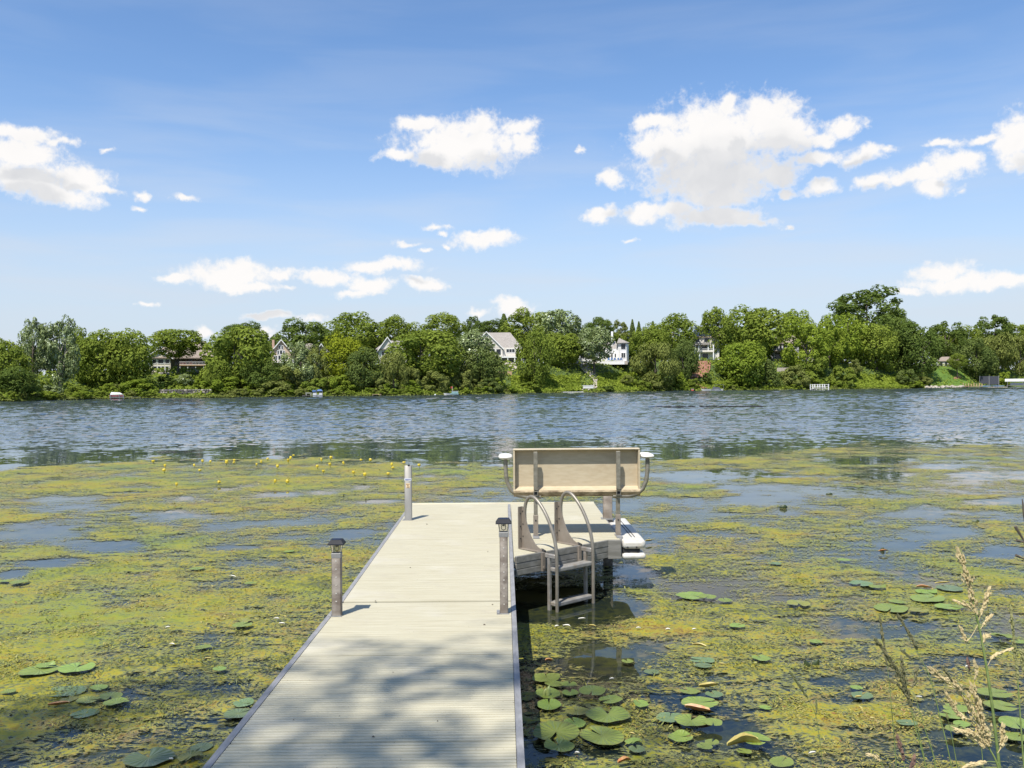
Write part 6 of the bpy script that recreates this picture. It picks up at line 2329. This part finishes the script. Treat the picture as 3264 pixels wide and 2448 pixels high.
# boats by the red slope
t, k = px_frame('speed_boat', 'white speed boat moored below the red mulch slope', 'boat', 2250, 1244, -.6, turn=math.pi)
b = MB()
hull(b, 2.9, 1.2, .5, .1)
b.build('hull', M['boat_white'], t)
b = MB()
b.add([(-.2, -.5, .62), (.5, -.4, .64), (.5, .4, .64), (-.2, .5, .62), (-.1, -.45, .95), (-.1, .45, .95)], [(0, 1, 4), (1, 2, 5, 4), (2, 3, 5), (3, 0, 4, 5)])
b.build('windscreen', M['pane'], t)
t, k = px_frame('covered_boat', 'white boat under dark cover on a lift, right of the white speed boat', 'boat', 2286, 1244, -.8)
b = MB()
hull(b, 3.2, 1.3, .45, .1)
b.build('hull', M['boat_white'], t)
b = MB()
b.add([(-1.5, -.7, .56), (1.0, -.6, .6), (1.0, .6, .6), (-1.5, .7, .56), (-1.0, 0, 1.25), (.5, 0, 1.15)], [(0, 1, 5, 4), (2, 3, 4, 5), (1, 2, 5), (3, 0, 4)])
b.build('cover', M['canopy_dark'], t)
b = MB()
b.box(-.9, 1.9, -.5, .8, 1.75, 1.85)
b.build('lift_canopy', M['canopy_dark'], t)
lift_posts(t, (-.8, 1.8), (-.6, .9), 1.75, 'alu', .04)
t, k = px_frame('red_post_box', 'small red and white dock box left of the white speed boat', 'box', 2207, 1246, -.2)
b = MB()
b.box(-.35, .35, -.3, .3, -.1, .55)
b.build('body', M['red_paint'], t)
b = MB()
b.box(-.4, .4, -.35, .35, .553, .65)
b.build('lid', M['boat_white'], t)
# white dock with benches
t, k = px_frame('bench_dock', 'white dock platform with slatted benches and rails standing in the water', 'dock', 2612, 1240, -2.5)
for i in range(10):
    b = MB()
    b.box(-2.65 + i * .53, -2.15 + i * .53, -1.3, 1.3, .30, .40)
    b.build('plank', M['boat_white'], t)
lift_posts(t, (-2.5, -.9, .9, 2.5), (-1.2, 1.2), .3, 'boat_white', .1)
b = MB()
b.box(-2.6, 2.6, 1.15, 1.25, 1.55, 1.66)
b.box(-2.6, 2.6, 1.15, 1.25, .95, 1.05)
b.each('rail', M['boat_white'], t)
for x in (-2.55, -1.95, -1.35, -.5, .1, .9, 1.5, 2.55):
    b = MB()
    b.box(x - .13, x + .13, 1.03, 1.14, .41, 1.75)
    b.build('slat', M['boat_white'], t)
for x in (-2.6, 2.6):
    b = MB()
    b.box(x - .12, x + .12, -1.3, -1.05, -.8, 1.75)
    b.build('corner_post', M['boat_white'], t)
    b = MB()
    b.box(x - .06, x + .06, -1.0, 1.1, 1.3, 1.42)
    b.build('side_rail', M['boat_white'], t)
b = MB()
b.box(-1.9, 1.9, .5, .95, .78, .86)
b.box(-1.8, -1.7, .6, .9, .41, .78)
b.box(1.7, 1.8, .6, .9, .41, .78)
b.build('seat', M['boat_white'], t)
# right: wooden dock, fenced rack, kayaks, canopy lift
t, k = px_frame('wooden_dock', 'orange brown wooden dock with tall posts at the right', 'dock', 3100, 1237, -2.0)
for i in range(11):
    b = MB()
    b.box(-3.1 + i * .56, -2.57 + i * .56, -1.0, 1.0, .55, .68)
    b.build('plank', M['timber'], t)
for i in range(8):
    b = MB()
    x = -2.9 + i * .83
    b.box(x - .12, x + .12, .75, .97, -.8, 1.75 - .25 * (i % 2))
    b.build('post', M['timber'], t)
    b = MB()
    b.box(x - .1, x + .1, -.98, -.8, -.8, .55)
    b.build('pile', M['post'], t)
h = House('dark mesh screen enclosure on posts by the boat lift', 3158, 1234, 3.0, 'screen_enclosure', 'enclosure')
for (a, c) in ((3127, 3153), (3154.4, 3180)):
    h.block('mesh_panel', 'canopy_dark', a, c, 1199, 1226, -.02, .02)
h.posts('post', 'alu', (3126.6, 3153.6, 3180.6), 1197, 1236, 0, .16)
for i, (x, y0) in enumerate(((3140, -.6), (3182, -1.2))):
    t, k = px_frame('kayak', ('blue kayak lying in front of the mesh screen', 'blue kayak lying between the mesh screen and the boat lift')[i], 'kayak', x, 1232, y0, 'blue kayaks')
    b = MB()
    pts = [(-2.1, 0, .66), (-1.5, 0, .58), (0, 0, .55), (1.5, 0, .58), (2.1, 0, .68)]
    b.tube(pts, [.03, .26, .36, .26, .03], 10, flat=.55)
    b.build('hull', M['blue_paint'], t, smooth='all')
    b = MB()
    b.box(-.4, .4, -.2, .2, .70, .76)
    b.build('cockpit', M['canopy_dark'], t)
t, k = px_frame('shore_platform', 'low stony platform under the blue kayaks', 'platform', 3165, 1236, -.9)
for i in range(12):
    b = MB()
    b.box(-4.6 + i * .76, -3.9 + i * .76, -.9, .9, -.3, .32, bev=.06)
    b.build('stone', M['stone'], t)
t, k = px_frame('canopy_lift', 'boat lift with white barrel canopy at the right edge', 'boat lift', 3248, 1236, -4.0)
prof = [(-1.55, 2.15), (-1.5, 2.6), (-1.0, 3.0), (0, 3.15), (1.0, 3.0), (1.5, 2.6), (1.55, 2.15), (1.5, 2.2), (1.0, 2.9), (0, 3.05), (-1.0, 2.9), (-1.5, 2.2)]
b = MB()
n = 7
vs = [(x, q[0], q[1]) for x in (-4.4, 4.4) for q in prof]
b.add(vs, [(i, i + 1, i + 13, i + 12) for i in range(6)] + [(6, 7, 19, 18)] + [(i, i + 1, i + 13, i + 12) for i in range(7, 11)] + [(11, 0, 12, 23)] + [tuple(range(12)), tuple(range(23, 11, -1))])
b.build('canopy', M['boat_white'], t, smooth=True)
lift_posts(t, (-3.6, -1.2, 1.2, 3.6), (-1.45, 1.45), 2.25, 'alu', .08)
b = MB()
for y in (-1.45, 1.45):
    b.box(-4, 4, y - .06, y + .06, .72, .84)
b.each('beam', M['alu'], t)
b = MB()
hull(b, 5.5, 2.0, .8, .9)
o = b.build('boat', M['boat_white'])
o.matrix_world = Matrix.Translation(t.location) @ Matrix.Rotation(t.rotation_euler.z, 4, 'Z')
tag(o, 'white boat hanging under the barrel canopy at the right edge', 'boat')
# young tree's mulch ring
strip_on_hill('mulch_ring', 'ring of red mulch round the slim young tree', [(3048, 11), (3052, 12), (3056, 13)], 2.2, 'mulch', .6)
# thin dark weed line drifting far out
b = MB()
r_ = random.Random(3)
a0, a1 = at(2080, 1298.5), at(2425, 1296)
for i in range(70):
    q = a0.lerp(a1, i / 69)
    if 26 < i < 31:
        continue
    L = (a1 - a0).length / 69 * 1.1
    b.box(q.x - L / 2, q.x + L / 2, q.y - r_.uniform(.2, .6), q.y + r_.uniform(.2, .6), -.05, r_.uniform(.03, .10))
tag(b.build('drifting_weed', M['dark']), 'thin dark line of weed drifting far out on the open water', kind='stuff')

# ------------------------------------------------------------------ grass heads on the near bank
SEED = {'cream': mottled('cream_seed_head', (0.42, 0.33, 0.16), (0.56, 0.45, 0.24), 60, 0.7), 'green': mottled('green_seed_head', (0.17, 0.18, 0.06), (0.30, 0.28, 0.12), 60, 0.7),
        'dark': mottled('dark_seed_head', (0.09, 0.095, 0.04), (0.19, 0.17, 0.085), 60, 0.7), 'purple': mottled('purplish_seed_head', (0.13, 0.075, 0.06), (0.24, 0.14, 0.10), 60, 0.7)}
M['grass_stem'] = mottled('grass_stem', (0.13, 0.19, 0.045), (0.24, 0.29, 0.10), 12, 0.55, 0, (1, 1, 6))


def grass(label, pts, Y, head_from, tone, spread, n, stem_r=0.0022, seed=0, sub=(), spike=0.011, group='grass heads on the near bank'):
    """stalk through photograph points at distance Y, seed head over its last part"""
    r = random.Random(seed)
    P = smooth_path([tuple(at_y(x, y, Y)) for (x, y) in pts], 6)
    t = thing('grass_stalk', label, 'grass', tuple(P[0]), 0, group)
    org = P[0]
    Q = [p_ - org for p_ in P]
    b = MB()
    m_ = len(Q)
    b.tube(Q, [1.3 * stem_r * (1 - .75 * i / m_) for i in range(m_)], 6)
    b.build('stem', M['grass_stem'], t, smooth='all')
    b = MB()

    def at_t(path, s):
        s = max(0, min(.9999, s)) * (len(path) - 1)
        i = int(s)
        return path[i].lerp(path[i + 1], s - i), (path[i + 1] - path[i]).normalized()

    def spikelet(c, d, L, w):
        a = d.cross(Vector((r.uniform(-1, 1), r.uniform(-1, 1), r.uniform(-1, 1)))).normalized() * w
        e = d.cross(a).normalized() * w
        b.add([c, c + d * L * .4 + a, c + d * L * .4 + e, c + d * L * .4 - a, c + d * L * .4 - e, c + d * L], [(0, 2, 1), (0, 3, 2), (0, 4, 3), (0, 1, 4), (5, 1, 2), (5, 2, 3), (5, 3, 4), (5, 4, 1)])
    paths = [(Q, head_from, 1.0, spread, n)]
    for sp in sub:
        q = [Vector(p_) - org for p_ in smooth_path([tuple(at_y(x, y, Y)) for (x, y) in sp[0]], 5)]
        b.tube(q, [.0009] * len(q), 4)
        paths.append((q, sp[1], 1.0, sp[2], sp[3]))
    for (path_, h0, h1, sprd, nn) in paths:
        for i in range(int(nn * 1.25)):
            s = h0  + (h1 - h0) * (i + r.random()) / int(nn * 1.25)
            c, d = at_t(path_, s)
            rel = (s - h0) / (h1 - h0)
            wsp = 1.35 * sprd * (math.sin(math.pi * min(1, rel * .88 + .08)) ** .7) * (0.6 + .4 * math.sin(s * 61 + seed))
            off = Vector((r.gauss(0, 1), r.gauss(0, 1), r.gauss(0, .6))) * wsp * .6
            dd = (d + off.normalized() * min(.8, sprd * 30)).normalized() if off.length > 1e-6 else d
            spikelet(c + off, dd, spike * r.uniform(.8, 1.6), spike * .24)
    b.build('seed_head', SEED[tone], t)
    return t


grass('tallest pale grass head on a thick green stem at the lower right', [(3195, 2560), (3185, 2440), (3160, 2230), (3133, 2060), (3112, 1960), (3085, 1850), (3054, 1756)], 2.2, .66, 'cream', .006, 190, .0034, 1,
      sub=(([(3148, 2122), (3170, 2090), (3222, 2068)], .25, .003, 40), ([(3132, 2055), (3138, 2035), (3145, 2030)], .1, .004, 26), ([(3118, 1980), (3136, 1930), (3150, 1882)], .2, .004, 44), ([(3112, 1960), (3086, 1935), (3052, 1918)], .3, .004, 34), ([(3125, 2005), (3140, 1985), (3156, 1965)], .2, .003, 26), ([(3118, 1990), (3085, 2040), (3062, 2006)], .4, .003, 30)))
grass('broad cream plume, lowest and fullest of the grass heads at the right', [(3205, 2560), (3180, 2440), (3145, 2370), (3110, 2290), (3060, 2200), (3000, 2160), (2972, 2136)], 2.0, .3, 'cream', .008, 200, .0018, 2,
      sub=(([(3150, 2380), (3110, 2340), (3062, 2330)], .2, .005, 60), ([(3140, 2360), (3120, 2260), (3098, 2190)], .3, .006, 60), ([(3120, 2300), (3060, 2280), (3020, 2218)], .3, .005, 60), ([(3180, 2400), (3196, 2370), (3196, 2320)], .2, .005, 40), ([(3160, 2380), (3140, 2330), (3120, 2240)], .2, .007, 70), ([(3150, 2390), (3100, 2350), (3050, 2325)], .1, .006, 60), ([(3090, 2230), (3110, 2160), (3108, 2120)], .4, .003, 26)))
grass('slim green spike at the right edge, beside two pads', [(3275, 2560), (3262, 2420), (3250, 2250), (3240, 2120), (3222, 1942)], 2.2, .66, 'green', .0035, 110, .002, 3, sub=(([(3236, 2070), (3258, 2080), (3262, 2130)], .2, .004, 50),))
grass('dark upright spike, leftmost of the tall grass heads', [(2862, 2560), (2855, 2420), (2842, 2260), (2828, 2120), (2806, 1976)], 2.5, .74, 'dark', .0022, 110, .0012, 4)
grass('dark leaning feathery grass head below the upright spike', [(2966, 2560), (2950, 2440), (2918, 2320), (2900, 2240), (2866, 2150), (2797, 2046)], 2.4, .56, 'dark', .006, 200, .0014, 5, sub=(([(2895, 2220), (2880, 2150), (2874, 2100)], .2, .004, 50), ([(2900, 2240), (2870, 2190), (2840, 2170)], .2, .004, 40), ([(2890, 2210), (2915, 2180), (2922, 2140)], .3, .004, 36)))
grass('olive grass head bending left in front of the raft of pads', [(3045, 2560), (3030, 2430), (2995, 2280), (2966, 2165), (2930, 2090), (2910, 2040), (2866, 1968)], 2.5, .72, 'dark', .0035, 110, .0014, 6, sub=(([(2930, 2090), (2900, 2090), (2880, 2078)], .2, .002, 26), ([(2966, 2165), (2990, 2120), (3015, 2140), (3030, 2165)], .4, .003, 40)))
grass('faint small grass head standing alone left of the others', [(2640, 2560), (2618, 2400), (2600, 2280), (2570, 2220), (2523, 2150)], 2.7, .72, 'green', .003, 80, .0009, 7, sub=(([(2600, 2290), (2602, 2260), (2602, 2236)], .2, .002, 16),))
grass('bright green bare stem between the dark heads', [(2990, 2560), (2980, 2430), (2950, 2330), (2920, 2230)], 2.2, .95, 'green', .001, 8, .0016, 8)
grass('second bright green bare stem, left of the first', [(2965, 2560), (2950, 2440), (2930, 2340), (2918, 2290)], 2.2, .95, 'green', .001, 8, .0013, 9)
grass('short dry grass tip at the bottom edge, left', [(2850, 2600), (2820, 2460), (2798, 2420), (2776, 2408)], 2.1, .5, 'cream', .003, 50, .0012, 10)
grass('short grass tips at the bottom edge beneath the dark heads', [(2900, 2600), (2886, 2470), (2876, 2400), (2862, 2358)], 2.1, .5, 'purple', .003, 60, .0012, 11, sub=(([(2890, 2480), (2905, 2440), (2912, 2420)], .2, .003, 40),))
grass('dry grass head lying almost level at the bottom right', [(3200, 2600), (3190, 2450), (3165, 2428), (3120, 2432), (3078, 2446)], 2.0, .6, 'cream', .0035, 90, .001, 12)
grass('purplish thin spike rising behind the cream plume', [(3140, 2560), (3130, 2400), (3106, 2220), (3095, 2160), (3086, 2110)], 2.3, .84, 'purple', .0018, 50, .001, 13)
grass('thin green stem right of the bare green stems', [(3060, 2560), (3050, 2440), (3030, 2330), (3020, 2290)], 2.2, .9, 'green', .0015, 12, .0011, 14)
# dry dark twigs at the right edge
t = thing('dry_twig', 'dark brown dry seed stalk leaning in from the right edge', 'twig', tuple(at_y(3300, 2000, 2.2)))
b = MB()
o0 = t.location.copy()
for pl_ in ([(3300, 2000), (3290, 1800), (3266, 1640), (3258, 1590)], [(3290, 1800), (3262, 1720), (3236, 1678)], [(3292, 1830), (3266, 1730), (3240, 1722)], [(3290, 1790), (3256, 1778), (3238, 1770)]):
    q = [Vector(at_y(x, y, 2.2)) - o0 for x, y in pl_]
    b.tube(q, [.003, .0022, .004, .001][:len(q)], 6)
b.build('stalk', M['bark'], t)

# ------------------------------------------------------------------ shade tree on the near bank, overhead behind the camera


def shade_tree():
    t = thing('shade_tree', 'leafy tree overhanging the near end of the dock, dappling its boards', 'tree', (-10.5, -6.0, 0.5))
    b = MB()
    b.tube([(0, 0, -.3), (.1, .1, 4), (.4, .4, 8), (.7, .8, 12), (.9, 1.0, 15)], [.32, .27, .21, .13, .04], 9)
    b.build('trunk', M['bark'], t, smooth='all')
    r = np.random.default_rng(12)
    V, T = [], []
    limbs = MB()
    # limbs reach out over the dock; leaf sprays hang along them
    for k in range(66):
        xt, yt, h = r.uniform(-4.2, 0.9), 2.4 + 3.2 * r.random() ** 1.25, r.uniform(12.0, 17.5)
        e = Vector((xt + SUN.x / SUN.z * h + 10.5, yt + SUN.y / SUN.z * h + 6.0, h))
        s0 = Vector((.05 * h, .06 * h, h - 3.0))
        m_ = s0.lerp(e, .5) + Vector((0, 0, .4))
        limbs.tube([s0, m_, e], [.02, .011, .003], 5)
        n = int(r.uniform(34, 64))
        p = np.array(e) + r.normal(0, 1, (n, 3)) * np.array([r.uniform(.12, .30), r.uniform(.10, .22), .2])
        nr = r.normal(size=(n, 3)) * .5 + np.array([0, 0, .8])
        nr /= np.linalg.norm(nr, axis=1)[:, None]
        u = np.cross(nr, r.normal(size=(n, 3)))
        u /= np.linalg.norm(u, axis=1)[:, None]
        w = np.cross(nr, u)
        L = r.uniform(.10, .17, n)
        U, W = u * (L * .5)[:, None], w * (L * .32)[:, None]
        V.append(np.stack([p - U, p - W, p + U, p + W], 1).reshape(-1, 3))
        T.append(r.random(n))
    limbs.build('limbs', M['bark'], t)
    v = np.concatenate(V)
    me = mesh_from('crown', v, np.arange(len(v)).reshape(-1, 4), LEAF['green'], {'tint': ('FACE', np.concatenate(T))})
    mesh_obj('crown', me, t)


shade_tree()
